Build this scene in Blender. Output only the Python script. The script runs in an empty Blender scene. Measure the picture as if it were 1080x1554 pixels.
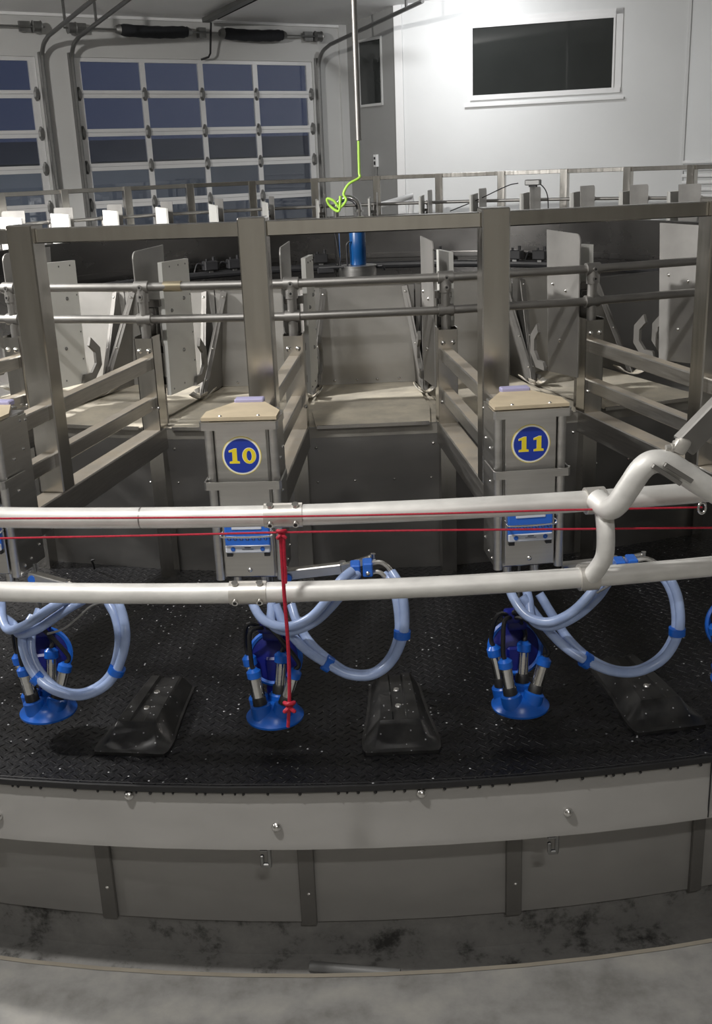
import bpy, bmesh, math, random
from math import sin, cos, pi, radians, sqrt, atan2, hypot
from mathutils import Vector, Matrix
random.seed(7)
scene = bpy.context.scene
COL = scene.collection

# ------------------------------------------------------------------ survey
FPX, PITCH, ROLL, YAW = 1621.6, .3147, .0401, -.0073
CAM = Vector((0, -10.1244, 2.8706))
TH = 2*pi/42            # one stall of the rotary
PH = -.0617             # angle of stall divider number 0
fwd = Vector((sin(YAW)*cos(PITCH), cos(YAW)*cos(PITCH), -sin(PITCH)))
rgt = Vector((cos(YAW), -sin(YAW), 0))
upv = rgt.cross(fwd)
CX = rgt*cos(ROLL)-upv*sin(ROLL)
CY = rgt*sin(ROLL)+upv*cos(ROLL)

def sight(x, y):
    return fwd+CX*((x-540)/FPX)+CY*((777-y)/FPX)
def on_ring(x, y, r, far=False):      # where a line of sight meets a cylinder about the rotary's axis
    d = sight(x, y); a = d.x**2+d.y**2; b = CAM.x*d.x+CAM.y*d.y; c = CAM.x**2+CAM.y**2-r*r
    q = sqrt(b*b-a*c); return CAM+d*((-b+(q if far else -q))/a)
def on_level(x, y, z):
    d = sight(x, y); return CAM+d*((z-CAM.z)/d.z)
def on_depth(x, y, yy):
    d = sight(x, y); return CAM+d*((yy-CAM.y)/d.y)
def pol(r, a, z): return Vector((r*sin(a), -r*cos(a), z))

DECK, RAMP = .833, 1.636

# ------------------------------------------------------------------ mesh builder
class MB:
    def __init__(s): s.bm = bmesh.new(); s.old = None
    def second(s):                                        # faces made from here on take the second material
        s.old = set(s.bm.faces); return s
    def _mark(s): return set(s.bm.verts)
    def box(s, c, size, bev=0, rot=None, seg=1):
        r = bmesh.ops.create_cube(s.bm, size=1)
        vs = r['verts']
        M = Matrix.Translation(Vector(c)) @ (rot.to_4x4() if rot else Matrix.Identity(4)) @ Matrix.Diagonal((*size, 1))
        bmesh.ops.transform(s.bm, matrix=M, verts=vs)
        if bev:
            es = list({e for v in vs for e in v.link_edges})
            bmesh.ops.bevel(s.bm, geom=es, offset=bev, segments=seg, affect='EDGES', profile=.5)
        return s
    def bar(s, p0, p1, w, h, up=(0, 0, 1), bev=0):
        p0, p1 = Vector(p0), Vector(p1); y = (p1-p0); L = y.length; y.normalize()
        x = y.cross(Vector(up)); x.normalize(); z = x.cross(y)
        R = Matrix((x, y, z)).transposed()
        return s.box((p0+p1)/2, (w, L, h), bev, R)
    def tube(s, pts, r, n=10, caps=True, closed=False):
        pts = [Vector(p) for p in pts]; N = len(pts); rs = r if isinstance(r, (list, tuple)) else [r]*N
        rings = []; prev = None
        for i, p in enumerate(pts):
            a = pts[(i-1) % N] if (i > 0 or closed) else p; b = pts[(i+1) % N] if (i < N-1 or closed) else p
            t = (b-a).normalized()
            if prev is None:
                ref = Vector((0, 0, 1)) if abs(t.z) < .9 else Vector((1, 0, 0))
                u = t.cross(ref).normalized()
            else:
                u = (prev-t*prev.dot(t))
                u = u.normalized() if u.length > 1e-6 else t.orthogonal().normalized()
            prev = u; v = t.cross(u)
            rings.append([s.bm.verts.new(p+(u*cos(2*pi*j/n)+v*sin(2*pi*j/n))*rs[i]) for j in range(n)])
        for i in range(N if closed else N-1):
            A, B = rings[i], rings[(i+1) % N]
            for j in range(n): s.bm.faces.new((A[j], A[(j+1) % n], B[(j+1) % n], B[j]))
        if caps and not closed:
            s.bm.faces.new(rings[0][::-1]); s.bm.faces.new(rings[-1])
        return s
    def cyl(s, p0, p1, r, n=16, r2=None): return s.tube([p0, p1], [r, r if r2 is None else r2], n)
    def lathe(s, prof, c=(0, 0, 0), n=32, rot=None, a0=0, a1=2*pi, cap=False):
        full = abs(a1-a0-2*pi) < 1e-6; c = Vector(c); rings = []
        m = n if full else n+1
        for (r, z) in prof:
            ring = []
            for j in range(m):
                a = a0+(a1-a0)*j/n
                p = Vector((r*sin(a), -r*cos(a), z))
                if rot: p = rot @ p
                ring.append(s.bm.verts.new(c+p))
            rings.append(ring)
        for A, B in zip(rings, rings[1:]):
            for j in range(n):
                k = (j+1) % m
                s.bm.faces.new((A[j], A[k], B[k], B[j]))
        if cap:
            s.bm.faces.new(rings[0][::-1]); s.bm.faces.new(rings[-1])
        return s
    def prism(s, poly, d, off=(0, 0, 0), rot=None):      # polygon in xy extruded by d along z
        off = Vector(off); R = rot or Matrix.Identity(3)
        A = [s.bm.verts.new(off+R @ Vector((x, y, 0))) for x, y in poly]
        B = [s.bm.verts.new(off+R @ Vector((x, y, d))) for x, y in poly]
        n = len(poly)
        s.bm.faces.new(A[::-1]); s.bm.faces.new(B)
        for i in range(n): s.bm.faces.new((A[i], A[(i+1) % n], B[(i+1) % n], B[i]))
        return s
    def hull(s, A, B):                                    # two matching outlines joined to a solid
        A = [s.bm.verts.new(Vector(p)) for p in A]; B = [s.bm.verts.new(Vector(p)) for p in B]; n = len(A)
        s.bm.faces.new(A[::-1]); s.bm.faces.new(B)
        for i in range(n): s.bm.faces.new((A[i], A[(i+1) % n], B[(i+1) % n], B[i]))
        return s
    def ball(s, c, r, sc=(1, 1, 1), u=12, v=8):
        q = bmesh.ops.create_uvsphere(s.bm, u_segments=u, v_segments=v, radius=r)
        bmesh.ops.transform(s.bm, matrix=Matrix.Translation(Vector(c)) @ Matrix.Diagonal((*sc, 1)), verts=q['verts'])
        return s
    def bolt(s, c, d, r=.011):                            # dome head lying on a face with outward direction d
        d = Vector(d).normalized(); c = Vector(c)
        s.tube([c-d*.002, c+d*.35*r, c+d*.75*r, c+d*1.0*r], [r, r, r*.7, r*.25], 10)
        return s
    def grid(s, rows):
        V = [[s.bm.verts.new(Vector(p)) for p in r] for r in rows]
        for a, b in zip(V, V[1:]):
            for j in range(len(a)-1): s.bm.faces.new((a[j], a[j+1], b[j+1], b[j]))
        return s
    def build(s, name, mat, parent=None, smooth=35, loc=None, rz=0):
        bmesh.ops.recalc_face_normals(s.bm, faces=s.bm.faces)
        if s.old is not None:
            for f in s.bm.faces: f.material_index = 0 if f in s.old else 1
        me = bpy.data.meshes.new(name); s.bm.to_mesh(me); s.bm.free()
        if smooth:
            for p in me.polygons: p.use_smooth = True
            me.set_sharp_from_angle(angle=radians(smooth))
        mats = mat if isinstance(mat, (list, tuple)) else [mat]
        for m in mats: me.materials.append(m)
        o = bpy.data.objects.new(name, me); COL.objects.link(o)
        if parent: o.parent = parent
        if loc is not None: o.location = loc
        o.rotation_euler.z = rz
        return o

def tag(o, label=None, cat=None, group=None, kind=None):
    if label: o['label'] = label
    if cat: o['category'] = cat
    if group: o['group'] = group
    if kind: o['kind'] = kind
    return o
def thing(name, label, cat, loc=(0, 0, 0), rz=0, group=None):
    o = bpy.data.objects.new(name, None); COL.objects.link(o); o.empty_display_size = .1
    o.location = loc; o.rotation_euler.z = rz
    return tag(o, label, cat, group)
def copy_tree(o, parent=None):
    c = o.copy(); COL.objects.link(c)
    if parent: c.parent = parent
    for ch in list(o.children): copy_tree(ch, c)
    return c
def structure(o): o['kind'] = 'structure'; return o
def smooth_path(P, n=6):
    P = [Vector(p) for p in P]; out = []
    Q = [P[0]*2-P[1]]+P+[P[-1]*2-P[-2]]
    for i in range(1, len(Q)-2):
        p0, p1, p2, p3 = Q[i-1:i+3]
        for k in range(n):
            t = k/n
            out.append(.5*((2*p1)+(p2-p0)*t+(2*p0-5*p1+4*p2-p3)*t*t+(3*p1-p0-3*p2+p3)*t**3))
    out.append(P[-1]); return out

# ------------------------------------------------------------------ materials
def new_mat(name):
    m = bpy.data.materials.new(name); m.use_nodes = True
    nt = m.node_tree; b = nt.nodes['Principled BSDF']
    return m, nt, b
def N(nt, t, **kw):
    n = nt.nodes.new(t)
    for k, v in kw.items():
        if k in n.inputs.keys() if hasattr(n.inputs, 'keys') else False: n.inputs[k].default_value = v
        else: setattr(n, k, v)
    return n
def math_node(nt, op, a, b=None, c=None):
    n = nt.nodes.new('ShaderNodeMath'); n.operation = op
    for i, v in enumerate((a, b, c)):
        if v is None: continue
        if isinstance(v, (int, float)): n.inputs[i].default_value = v
        else: nt.links.new(v, n.inputs[i])
    return n.outputs[0]
def ramp(nt, src, stops):
    r = nt.nodes.new('ShaderNodeValToRGB'); nt.links.new(src, r.inputs[0])
    e = r.color_ramp.elements
    while len(e) < len(stops): e.new(.5)
    for el, (p, c) in zip(e, stops): el.position = p; el.color = (*c, 1) if len(c) == 3 else c
    return r.outputs[0]
def noise(nt, scale, detail=4, vec=None, rough=.55):
    n = nt.nodes.new('ShaderNodeTexNoise'); n.inputs['Scale'].default_value = scale
    n.inputs['Detail'].default_value = detail; n.inputs['Roughness'].default_value = rough
    if vec is not None: nt.links.new(vec, n.inputs['Vector'])
    return n.outputs['Fac']
def coords(nt, scale=(1, 1, 1), kind='Object'):
    t = nt.nodes.new('ShaderNodeTexCoord'); m = nt.nodes.new('ShaderNodeMapping'); m.inputs['Scale'].default_value = scale
    nt.links.new(t.outputs[kind], m.inputs['Vector']); return m.outputs[0]
def mixc(nt, fac, a, b):
    n = nt.nodes.new('ShaderNodeMix'); n.data_type = 'RGBA'
    for i, v in ((0, fac), (6, a), (7, b)):
        if isinstance(v, tuple): n.inputs[i].default_value = (*v, 1)
        elif isinstance(v, (int, float)): n.inputs[i].default_value = v
        else: nt.links.new(v, n.inputs[i])
    return n.outputs[2]
def bump(nt, b, h, strength=.2, dist=.01):
    n = nt.nodes.new('ShaderNodeBump'); n.inputs['Strength'].default_value = strength; n.inputs['Distance'].default_value = dist
    nt.links.new(h, n.inputs['Height']); nt.links.new(n.outputs[0], b.inputs['Normal'])

def metal(name, col, rough=.36, var=.12, stretch=(3, 3, 60), dust=None, dustcol=(.30, .25, .18), met=1.0, bk=.04):
    m, nt, b = new_mat(name)
    v = coords(nt, stretch); n1 = noise(nt, 2.0, 5, v); n2 = noise(nt, 3.2, 4, coords(nt))
    lo = tuple(c*(1-var*2) for c in col); hi = tuple(min(1, c*(1+var)) for c in col)
    f = math_node(nt, 'MULTIPLY_ADD', n1, .6, math_node(nt, 'MULTIPLY', n2, .4))
    base = ramp(nt, f, [(.3, lo), (.7, hi)])
    nt.links.new(math_node(nt, 'MULTIPLY_ADD', n1, .22, rough-.11), b.inputs['Roughness'])
    b.inputs['Metallic'].default_value = met
    if dust is not None:                                  # dirt that has settled on upward faces
        g = nt.nodes.new('ShaderNodeNewGeometry'); s = nt.nodes.new('ShaderNodeSeparateXYZ'); nt.links.new(g.outputs['True Normal'], s.inputs[0])
        up = math_node(nt, 'GREATER_THAN', s.outputs[2], .75)
        pat = ramp(nt, noise(nt, 5, 6, coords(nt), .65), [(.28, (.35,)*3), (.62, (1,)*3)])
        k = math_node(nt, 'MULTIPLY', up, math_node(nt, 'MULTIPLY', pat, dust))
        base = mixc(nt, k, base, dustcol)
        nt.links.new(math_node(nt, 'MULTIPLY', math_node(nt, 'SUBTRACT', 1.0, k), met), b.inputs['Metallic'])
        r0 = math_node(nt, 'MULTIPLY_ADD', n1, .22, rough-.11)
        nt.links.new(math_node(nt, 'MULTIPLY_ADD', k, .45, r0), b.inputs['Roughness'])
    nt.links.new(base, b.inputs['Base Color'])
    if bk: bump(nt, b, n1, bk, .004)
    return m
def plain(name, col, rough=.5, var=.06, scale=6, spec=.5, met=0, bmp=0):
    m, nt, b = new_mat(name)
    n1 = noise(nt, scale, 5, coords(nt))
    nt.links.new(ramp(nt, n1, [(.3, tuple(c*(1-var) for c in col)), (.7, tuple(min(1, c*(1+var)) for c in col))]), b.inputs['Base Color'])
    b.inputs['Roughness'].default_value = rough; b.inputs['Metallic'].default_value = met
    b.inputs['Specular IOR Level'].default_value = spec
    if bmp: bump(nt, b, n1, bmp, .01)
    return m

M = {}
M['steel'] = metal('brushed_stainless', (.52, .505, .48), .36, dust=.95, dustcol=(.36, .31, .24))
M['post'] = metal('post_stainless', (.64, .62, .58), .21, .06, (14, 14, 1.2))
M['plate'] = metal('plate_stainless', (.52, .51, .49), .5, .08, (2, 2, 3), met=.55)
M['gate'] = metal('gate_stainless', (.40, .39, .375), .5, .1, (2, 2, 3), met=.55)
M['brace'] = metal('brace_stainless', (.23, .222, .21), .6, .08, (4, 4, 4), met=.5)
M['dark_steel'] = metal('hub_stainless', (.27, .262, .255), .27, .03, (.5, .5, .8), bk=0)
M['front'] = metal('front_panel_stainless', (.50, .49, .475), .42, .06, (2, 2, 5))
M['skirt'] = metal('skirt_stainless', (.41, .40, .385), .6, .05, (2, 2, 4), met=.35)
M['cabinet'] = metal('cabinet_stainless', (.68, .67, .65), .33, .06, (2, 2, 40))
M['tube'] = metal('rail_stainless', (.40, .39, .375), .50, .08, (5, 5, 5))
M['galv'] = metal('galvanised_pipe', (.80, .79, .76), .48, .12, (4, 4, 9), met=.3)
M['galvj'] = metal('clamp_steel', (.62, .60, .56), .40, .06, (6, 6, 6), met=.6)
M['bolt'] = metal('bolt_steel', (.72, .71, .69), .25, .05)
M['chrome'] = metal('chrome', (.8, .8, .8), .12, .02)
M['ramp'] = metal('dusty_platform', (.44, .42, .38), .55, .15, (3, 3, 3), dust=.95, dustcol=(.72, .66, .54), met=.6)
M['white_panel'] = plain('white_plastic_panel', (.70, .70, .67), .45, .05, 3)
M['white'] = plain('white_wall_panel', (.74, .75, .75), .42, .02, 1.2)
M['front_wall'] = plain('cream_wall', (.60, .575, .52), .6, .03, 1.5)
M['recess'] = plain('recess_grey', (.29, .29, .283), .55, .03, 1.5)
M['grey_white'] = plain('grey_white_wall', (.52, .52, .51), .55, .03, 1.5)
M['ceil'] = plain('ceiling_white', (.88, .88, .88), .6, .04, .8)
M['trim'] = plain('trim_white', (.8, .8, .8), .4, .02, 3)
M['alu'] = metal('door_aluminium', (.80, .80, .80), .45, .03, met=.45)
M['track'] = metal('galvanised_track', (.28, .28, .275), .45, .1)
M['black'] = plain('black_rubber', (.012, .012, .013), .5, .2, 20)
M['fabric'] = plain('black_sleeve', (.012, .013, .016), .8, .2, 25, bmp=.3)
M['lid'] = plain('dusty_lid', (.56, .47, .33), .6, .14, 7)
M['lilac'] = plain('lilac_strip', (.42, .40, .62), .4, .05)
M['blue'] = plain('blue_plastic', (.008, .11, .52), .32, .1, 8)
M['navy'] = plain('dark_blue_plastic', (.003, .008, .16), .4, .1, 8)
M['sign_blue'] = plain('sign_blue', (.015, .045, .36), .35, .04)
M['sign_yellow'] = plain('sign_yellow', (.85, .68, .03), .4, .04)
M['sign_white'] = plain('sign_white', (.85, .84, .74), .4, .02)
M['panel_blue'] = plain('panel_blue', (.03, .16, .66), .35, .04)
M['panel_white'] = plain('panel_white', (.72, .76, .85), .35, .02)
M['ink'] = plain('ink', (.02, .03, .08), .5, .02)
M['red'] = plain('red_cord', (.42, .012, .035), .5, .25, 160)
M['green'] = plain('lime_hose', (.50, .85, .12), .4, .05)
M['glblue'] = plain('blue_housing', (.004, .07, .24), .35, .12, 9)
M['dark'] = plain('dark_equipment', (.02, .02, .022), .5, .2, 12)
M['pipe_offcut'] = plain('pvc_offcut', (.20, .20, .195), .5, .06)

m, nt, b = new_mat('milk_hose')
n1 = noise(nt, 14, 4, coords(nt)); nt.links.new(ramp(nt, n1, [(.3, (.30, .40, .66)), (.7, (.42, .53, .80))]), b.inputs['Base Color'])
b.inputs['Roughness'].default_value = .28; b.inputs['Transmission Weight'].default_value = .12
M['hose'] = m

m, nt, b = new_mat('rubber_deck')                          # black rubber with a raised tread
v = coords(nt, (27, 27, 1)); rt = nt.nodes.new('ShaderNodeVectorRotate'); rt.rotation_type = 'Z_AXIS'; rt.inputs['Angle'].default_value = .78
nt.links.new(v, rt.inputs['Vector']); sx = nt.nodes.new('ShaderNodeSeparateXYZ'); nt.links.new(rt.outputs[0], sx.inputs[0])
U, V = sx.outputs[0], sx.outputs[1]
fu = math_node(nt, 'SUBTRACT', math_node(nt, 'FRACT', U), .5); fv = math_node(nt, 'SUBTRACT', math_node(nt, 'FRACT', V), .5)
par = math_node(nt, 'MODULO', math_node(nt, 'ABSOLUTE', math_node(nt, 'ADD', math_node(nt, 'FLOOR', U), math_node(nt, 'FLOOR', V))), 2)
au, av = math_node(nt, 'ABSOLUTE', fu), math_node(nt, 'ABSOLUTE', fv)
def sel(a, bb): return math_node(nt, 'ADD', math_node(nt, 'MULTIPLY', par, a), math_node(nt, 'MULTIPLY', math_node(nt, 'SUBTRACT', 1, par), bb))
la, sa = sel(au, av), sel(av, au)
ell = math_node(nt, 'ADD', math_node(nt, 'POWER', math_node(nt, 'DIVIDE', la, .52), 2), math_node(nt, 'POWER', math_node(nt, 'DIVIDE', sa, .17), 2))
tread = math_node(nt, 'SUBTRACT', 1, math_node(nt, 'MINIMUM', ell, 1))
wet = noise(nt, 1.6, 5, coords(nt)); fine = noise(nt, 60, 3, coords(nt))
vo = nt.nodes.new('ShaderNodeTexVoronoi'); vo.inputs['Scale'].default_value = 38; nt.links.new(coords(nt), vo.inputs['Vector'])
drop_glint = math_node(nt, 'LESS_THAN', vo.outputs['Distance'], .15)
sepc = nt.nodes.new('ShaderNodeSeparateColor'); nt.links.new(vo.outputs['Color'], sepc.inputs[0])
drop_glint = math_node(nt, 'MULTIPLY', drop_glint, math_node(nt, 'GREATER_THAN', math_node(nt, 'MULTIPLY', sepc.outputs[0], math_node(nt, 'ADD', wet, .35)), .74))
dirt = ramp(nt, noise(nt, 3.4, 7, coords(nt), .7), [(.46, (.0026, .0028, .0046)), (.62, (.0055, .0057, .0072)), (.84, (.030, .029, .029))])
nt.links.new(mixc(nt, math_node(nt, 'MULTIPLY', drop_glint, 1.0), dirt, (.62, .63, .66)), b.inputs['Base Color'])  # sparkle of water drops painted into the colour as pale specks
nt.links.new(math_node(nt, 'SUBTRACT', math_node(nt, 'MULTIPLY_ADD', wet, -.55, .72), math_node(nt, 'MULTIPLY', drop_glint, .35)), b.inputs['Roughness'])
b.inputs['Specular IOR Level'].default_value = .42
h = math_node(nt, 'ADD', math_node(nt, 'MULTIPLY', tread, .8), math_node(nt, 'MULTIPLY', fine, .25))
bump(nt, b, h, 1.0, .015)
M['deck'] = m
m, nt, b = new_mat('moulded_rubber')                       # wet black rubber, glints of drops painted as pale specks
vo = nt.nodes.new('ShaderNodeTexVoronoi'); vo.inputs['Scale'].default_value = 55; nt.links.new(coords(nt), vo.inputs['Vector'])
sepc = nt.nodes.new('ShaderNodeSeparateColor'); nt.links.new(vo.outputs['Color'], sepc.inputs[0])
drop_glint = math_node(nt, 'MULTIPLY', math_node(nt, 'LESS_THAN', vo.outputs['Distance'], .17), math_node(nt, 'GREATER_THAN', sepc.outputs[0], .80))
nn = noise(nt, 14, 6, coords(nt), .65)
nt.links.new(mixc(nt, math_node(nt, 'MULTIPLY', drop_glint, .7), ramp(nt, nn, [(.4, (.010, .0102, .011)), (.7, (.028, .0275, .027))]), (.5, .5, .53)), b.inputs['Base Color'])
nt.links.new(math_node(nt, 'MULTIPLY_ADD', nn, .25, .27), b.inputs['Roughness'])
M['hump'] = m

m, nt, b = new_mat('concrete_floor')
a1 = noise(nt, 5.5, 9, coords(nt), .66); wv = nt.nodes.new('ShaderNodeTexWave'); wv.wave_type = 'RINGS'; wv.inputs['Scale'].default_value = .7
wv.inputs['Distortion'].default_value = 14; wv.inputs['Detail'].default_value = 5; wv.inputs['Detail Scale'].default_value = 1.6
nt.links.new(coords(nt), wv.inputs['Vector'])
f = math_node(nt, 'MULTIPLY_ADD', a1, .84, math_node(nt, 'MULTIPLY', wv.outputs['Fac'], .16))
nt.links.new(ramp(nt, f, [(.32, (.195, .19, .178)), (.5, (.285, .28, .268)), (.68, (.35, .34, .315))]), b.inputs['Base Color'])
b.inputs['Roughness'].default_value = .62; bump(nt, b, a1, .15, .01)
M['concrete'] = m
m, nt, b = new_mat('stained_concrete')
a1 = noise(nt, 4, 8, coords(nt), .7)
nt.links.new(ramp(nt, a1, [(.36, (.06, .058, .055)), (.46, (.26, .255, .245)), (.7, (.36, .35, .335))]), b.inputs['Base Color'])
b.inputs['Roughness'].default_value = .7; bump(nt, b, a1, .2, .01)
M['pit'] = m

def glass(name, tint, refl=1.0):
    m, nt, b = new_mat(name); nt.nodes.remove(b); out = nt.nodes['Material Output']
    t = nt.nodes.new('ShaderNodeBsdfTransparent'); t.inputs[0].default_value = (*tint, 1)
    g = nt.nodes.new('ShaderNodeBsdfGlossy'); g.inputs['Roughness'].default_value = .015; g.inputs[0].default_value = (refl,)*3+(1,)
    fr = nt.nodes.new('ShaderNodeFresnel'); fr.inputs[0].default_value = 1.55
    mx = nt.nodes.new('ShaderNodeMixShader')
    nt.links.new(math_node(nt, 'MINIMUM', math_node(nt, 'MULTIPLY', fr.outputs[0], 1.7), 1), mx.inputs[0])
    nt.links.new(t.outputs[0], mx.inputs[1]); nt.links.new(g.outputs[0], mx.inputs[2]); nt.links.new(mx.outputs[0], out.inputs[0])
    return m
M['glass'] = glass('door_glass', (.85, .88, .92))
M['dark_glass'] = plain('dark_window_glass', (.030, .033, .032), .03, .1, 1, spec=.75)

# ------------------------------------------------------------------ camera
cd = bpy.data.cameras.new('camera'); cam = bpy.data.objects.new('camera', cd); COL.objects.link(cam)
cd.sensor_fit = 'HORIZONTAL'; cd.sensor_width = 36; cd.lens = 36*FPX/1080; cd.clip_end = 300
Rm = Matrix((CX, CY, -fwd)).transposed()
cam.matrix_world = Matrix.Translation(CAM) @ Rm.to_4x4()
scene.camera = cam

# ================================================================== SETTING
DP0 = Vector((-2.49607, 8.20642, 0)); DT = Vector((.829038, .559193, 0)); DN = Vector((.559193, -.829038, 0))
def dw(s, z, i=0): return DP0+DT*s+DN*i+Vector((0, 0, z))
WC = Vector((-.0061, 9.8859, 0)); WE = Vector((.7859, 8.7118, 0)); RU = Vector((.956305, -.292372, 0)); RN = Vector((-.292372, -.956305, 0))
WR = WE+RU*4.60
CEIL = 7.6
XL, YB = -13., -16.
def ceil_z(x, y): return 5.13+.09*((x-DP0.x)*DN.x+(y-DP0.y)*DN.y)     # the ceiling rises away from the door wall
sL = (XL-DP0.x)/DT.x
corner_left = dw(sL, 0)
nx = Vector((.5, -.866, 0)); tR = (12.5-WR.x)/nx.x; WR2 = WR+nx*tR
def wall_seg(name, a, b, z0, z1, out, mat, th=.15):
    a, b, out = Vector(a), Vector(b), Vector(out).normalized()*th
    mb = MB(); A = [a+Vector((0, 0, z0)), b+Vector((0, 0, z0)), b+Vector((0, 0, z1)), a+Vector((0, 0, z1))]
    mb.hull(A, [p+out for p in A]); return structure(mb.build(name, mat, smooth=0))
# door wall: solid strips between and above the door openings
D1 = (-1.90, 2.31); D2 = (-6.62, -2.47); DTOP = 4.545
mb = MB()
for s0, s1, z0, z1 in ((sL, D2[0], -.2, CEIL), (D2[1], D1[0], -.2, CEIL), (D1[1], 3.003, -.2, CEIL), (D2[0], D2[1], DTOP, CEIL), (D1[0], D1[1], DTOP, CEIL)):
    A = [dw(s0, z0), dw(s1, z0), dw(s1, z1), dw(s0, z1)]; mb.hull(A, [p-DN*.2 for p in A])
structure(mb.build('wall_back', M['grey_white'], smooth=0))
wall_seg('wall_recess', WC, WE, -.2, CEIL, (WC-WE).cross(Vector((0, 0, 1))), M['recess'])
wall_seg('wall_right', WE, WR, -.2, CEIL, -RN, M['white'])
wall_seg('wall_far_right', WR, WR2, -.2, CEIL, (.866, .5, 0), M['white'])
wall_seg('wall_side', WR2, (12.5, YB, 0), -.2, CEIL, (1, 0, 0), M['white'])
wall_seg('wall_front', (12.5, YB, 0), (XL, YB, 0), -.2, 1.75, (0, -1, 0), M['front_wall'])
wall_seg('wall_front_upper', (12.5, YB, 0), (XL, YB, 0), 1.75, CEIL, (0, -1, 0), M['front_wall'])
wall_seg('wall_left', (XL, YB, 0), corner_left, -.2, CEIL, (-1, 0, 0), M['grey_white'])
mb = MB(); poly = [(XL-.2, YB-.2), (12.7, YB-.2), (12.7, WR2.y), (WR.x+.2, WR.y+.2), (WE.x+.1, WE.y+.2), (WC.x, WC.y+.3), (corner_left.x-.2, corner_left.y+.2)]
A = [Vector((x, y, ceil_z(x, y))) for x, y in poly]; mb.hull(A, [p+Vector((0, 0, .15)) for p in A]); structure(mb.build('ceiling', M['ceil'], smooth=0))
# ceiling cove strip where the ceiling meets the door wall, corner strips
mb = MB(); mb.bar(dw(sL, 5.11, .02), dw(2.98, 5.11, .02), .04, .04); structure(mb.build('trim_1', M['trim'], smooth=0))
mb = MB(); mb.bar(dw(2.93, 0, .02), dw(2.93, CEIL, .02), .16, .05, DN); structure(mb.build('trim_2', M['grey_white'], smooth=0))
mb = MB(); mb.bar(WE+RU*.07+RN*.015, WE+RU*.07+RN*.015+Vector((0, 0, CEIL)), .14, .03, RN, .006); structure(mb.build('trim_3', M['trim'], smooth=0))
mb = MB(); mb.bar(WR+RN*.02-RU*.02, WR+RN*.02-RU*.02+Vector((0, 0, CEIL)), .05, .03, RN, .005); structure(mb.build('trim_4', M['white'], smooth=0))

# floor: the working floor around the pit in which the rotary turns
PITR, FLR = 6.575, 6.875
mb = MB(); n = 160
outer = []
for i in range(n):
    a = 2*pi*i/n; d = Vector((sin(a), -cos(a)))
    t = min(abs((12.6 if d.x > 0 else XL)/d.x) if abs(d.x) > 1e-6 else 99, abs((12. if d.y > 0 else YB)/d.y) if abs(d.y) > 1e-6 else 99)
    outer.append(Vector((d.x*t, d.y*t, 0)))
IN = [mb.bm.verts.new(pol(FLR, 2*pi*i/n, 0)) for i in range(n)]; INB = [mb.bm.verts.new(pol(FLR, 2*pi*i/n, -.2)) for i in range(n)]
OUT = [mb.bm.verts.new(p) for p in outer]
for i in range(n):
    j = (i+1) % n
    mb.bm.faces.new((IN[i], IN[j], OUT[j], OUT[i])); mb.bm.faces.new((INB[i], INB[j], IN[j], IN[i]))
structure(mb.build('floor', M['concrete'], smooth=30))
mb = MB(); mb.lathe([(6.2, -.185), (FLR+.02, -.185), (FLR+.02, -.25), (6.2, -.25)], n=160); structure(mb.build('floor_pit', M['pit'], smooth=30))
mb = MB(); mb.lathe([(FLR-.008, -.03), (FLR-.008, .003), (FLR+.012, .003)], n=160); structure(mb.build('trim_5', plain('edge_strip', (.30, .27, .22), .6, .1), smooth=20))
# foundation wall under the platform, with stainless cover sheet and support strips
mb = MB(); mb.lathe([(PITR-.03, -.2), (PITR-.03, .0), (PITR-.3, .0), (PITR-.3, -.2)], n=160); structure(mb.build('wall_foundation', M['pit'], smooth=30))
mb = MB(); mb.lathe([(PITR, .0), (PITR, .56), (PITR-.05, .56), (PITR-.05, .0)], n=160); structure(mb.build('wall_cover_sheet', M['skirt'], smooth=30))
for i, (px, lab) in enumerate(((165, 'left'), (467, 'middle'), (778, 'right'))):
    p = on_ring(px, 1345, PITR); a = atan2(p.x, -p.y)
    o = thing('support_strip', 'vertical steel support strip under the skirt, %s of the three in view' % {'left': 'leftmost', 'middle': 'middle', 'right': 'rightmost'}[lab], 'support', pol(PITR+.012, a, 0), a, 'support strips under the platform')
    mb = MB(); mb.box((0, 0, .27), (.062, .022, .54), .003); mb.build('strip', M['brace'], o)
    mb = MB(); mb.bolt((.005, -.011, .15), (0, -1, 0), .008); mb.build('bolt', M['bolt'], o)
p = on_ring(1052, 1330, PITR); a = atan2(p.x, -p.y)
o = thing('support_strip', 'edge strip of the cover sheet at the far right under the skirt', 'support', pol(PITR+.012, a, 0), a, 'support strips under the platform')
mb = MB(); mb.box((0, 0, .27), (.05, .022, .54), .003); mb.build('strip', M['brace'], o)
# offcut of pipe left in the pit
A, B = on_level(470, 1466, -.163), on_level(607, 1479, -.163)
mb = MB(); mb.tube([A, B], .021, 14); tag(mb.build('pipe_offcut', M['pipe_offcut']), 'short grey pipe offcut lying in the pit below the platform', 'pipe')

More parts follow.
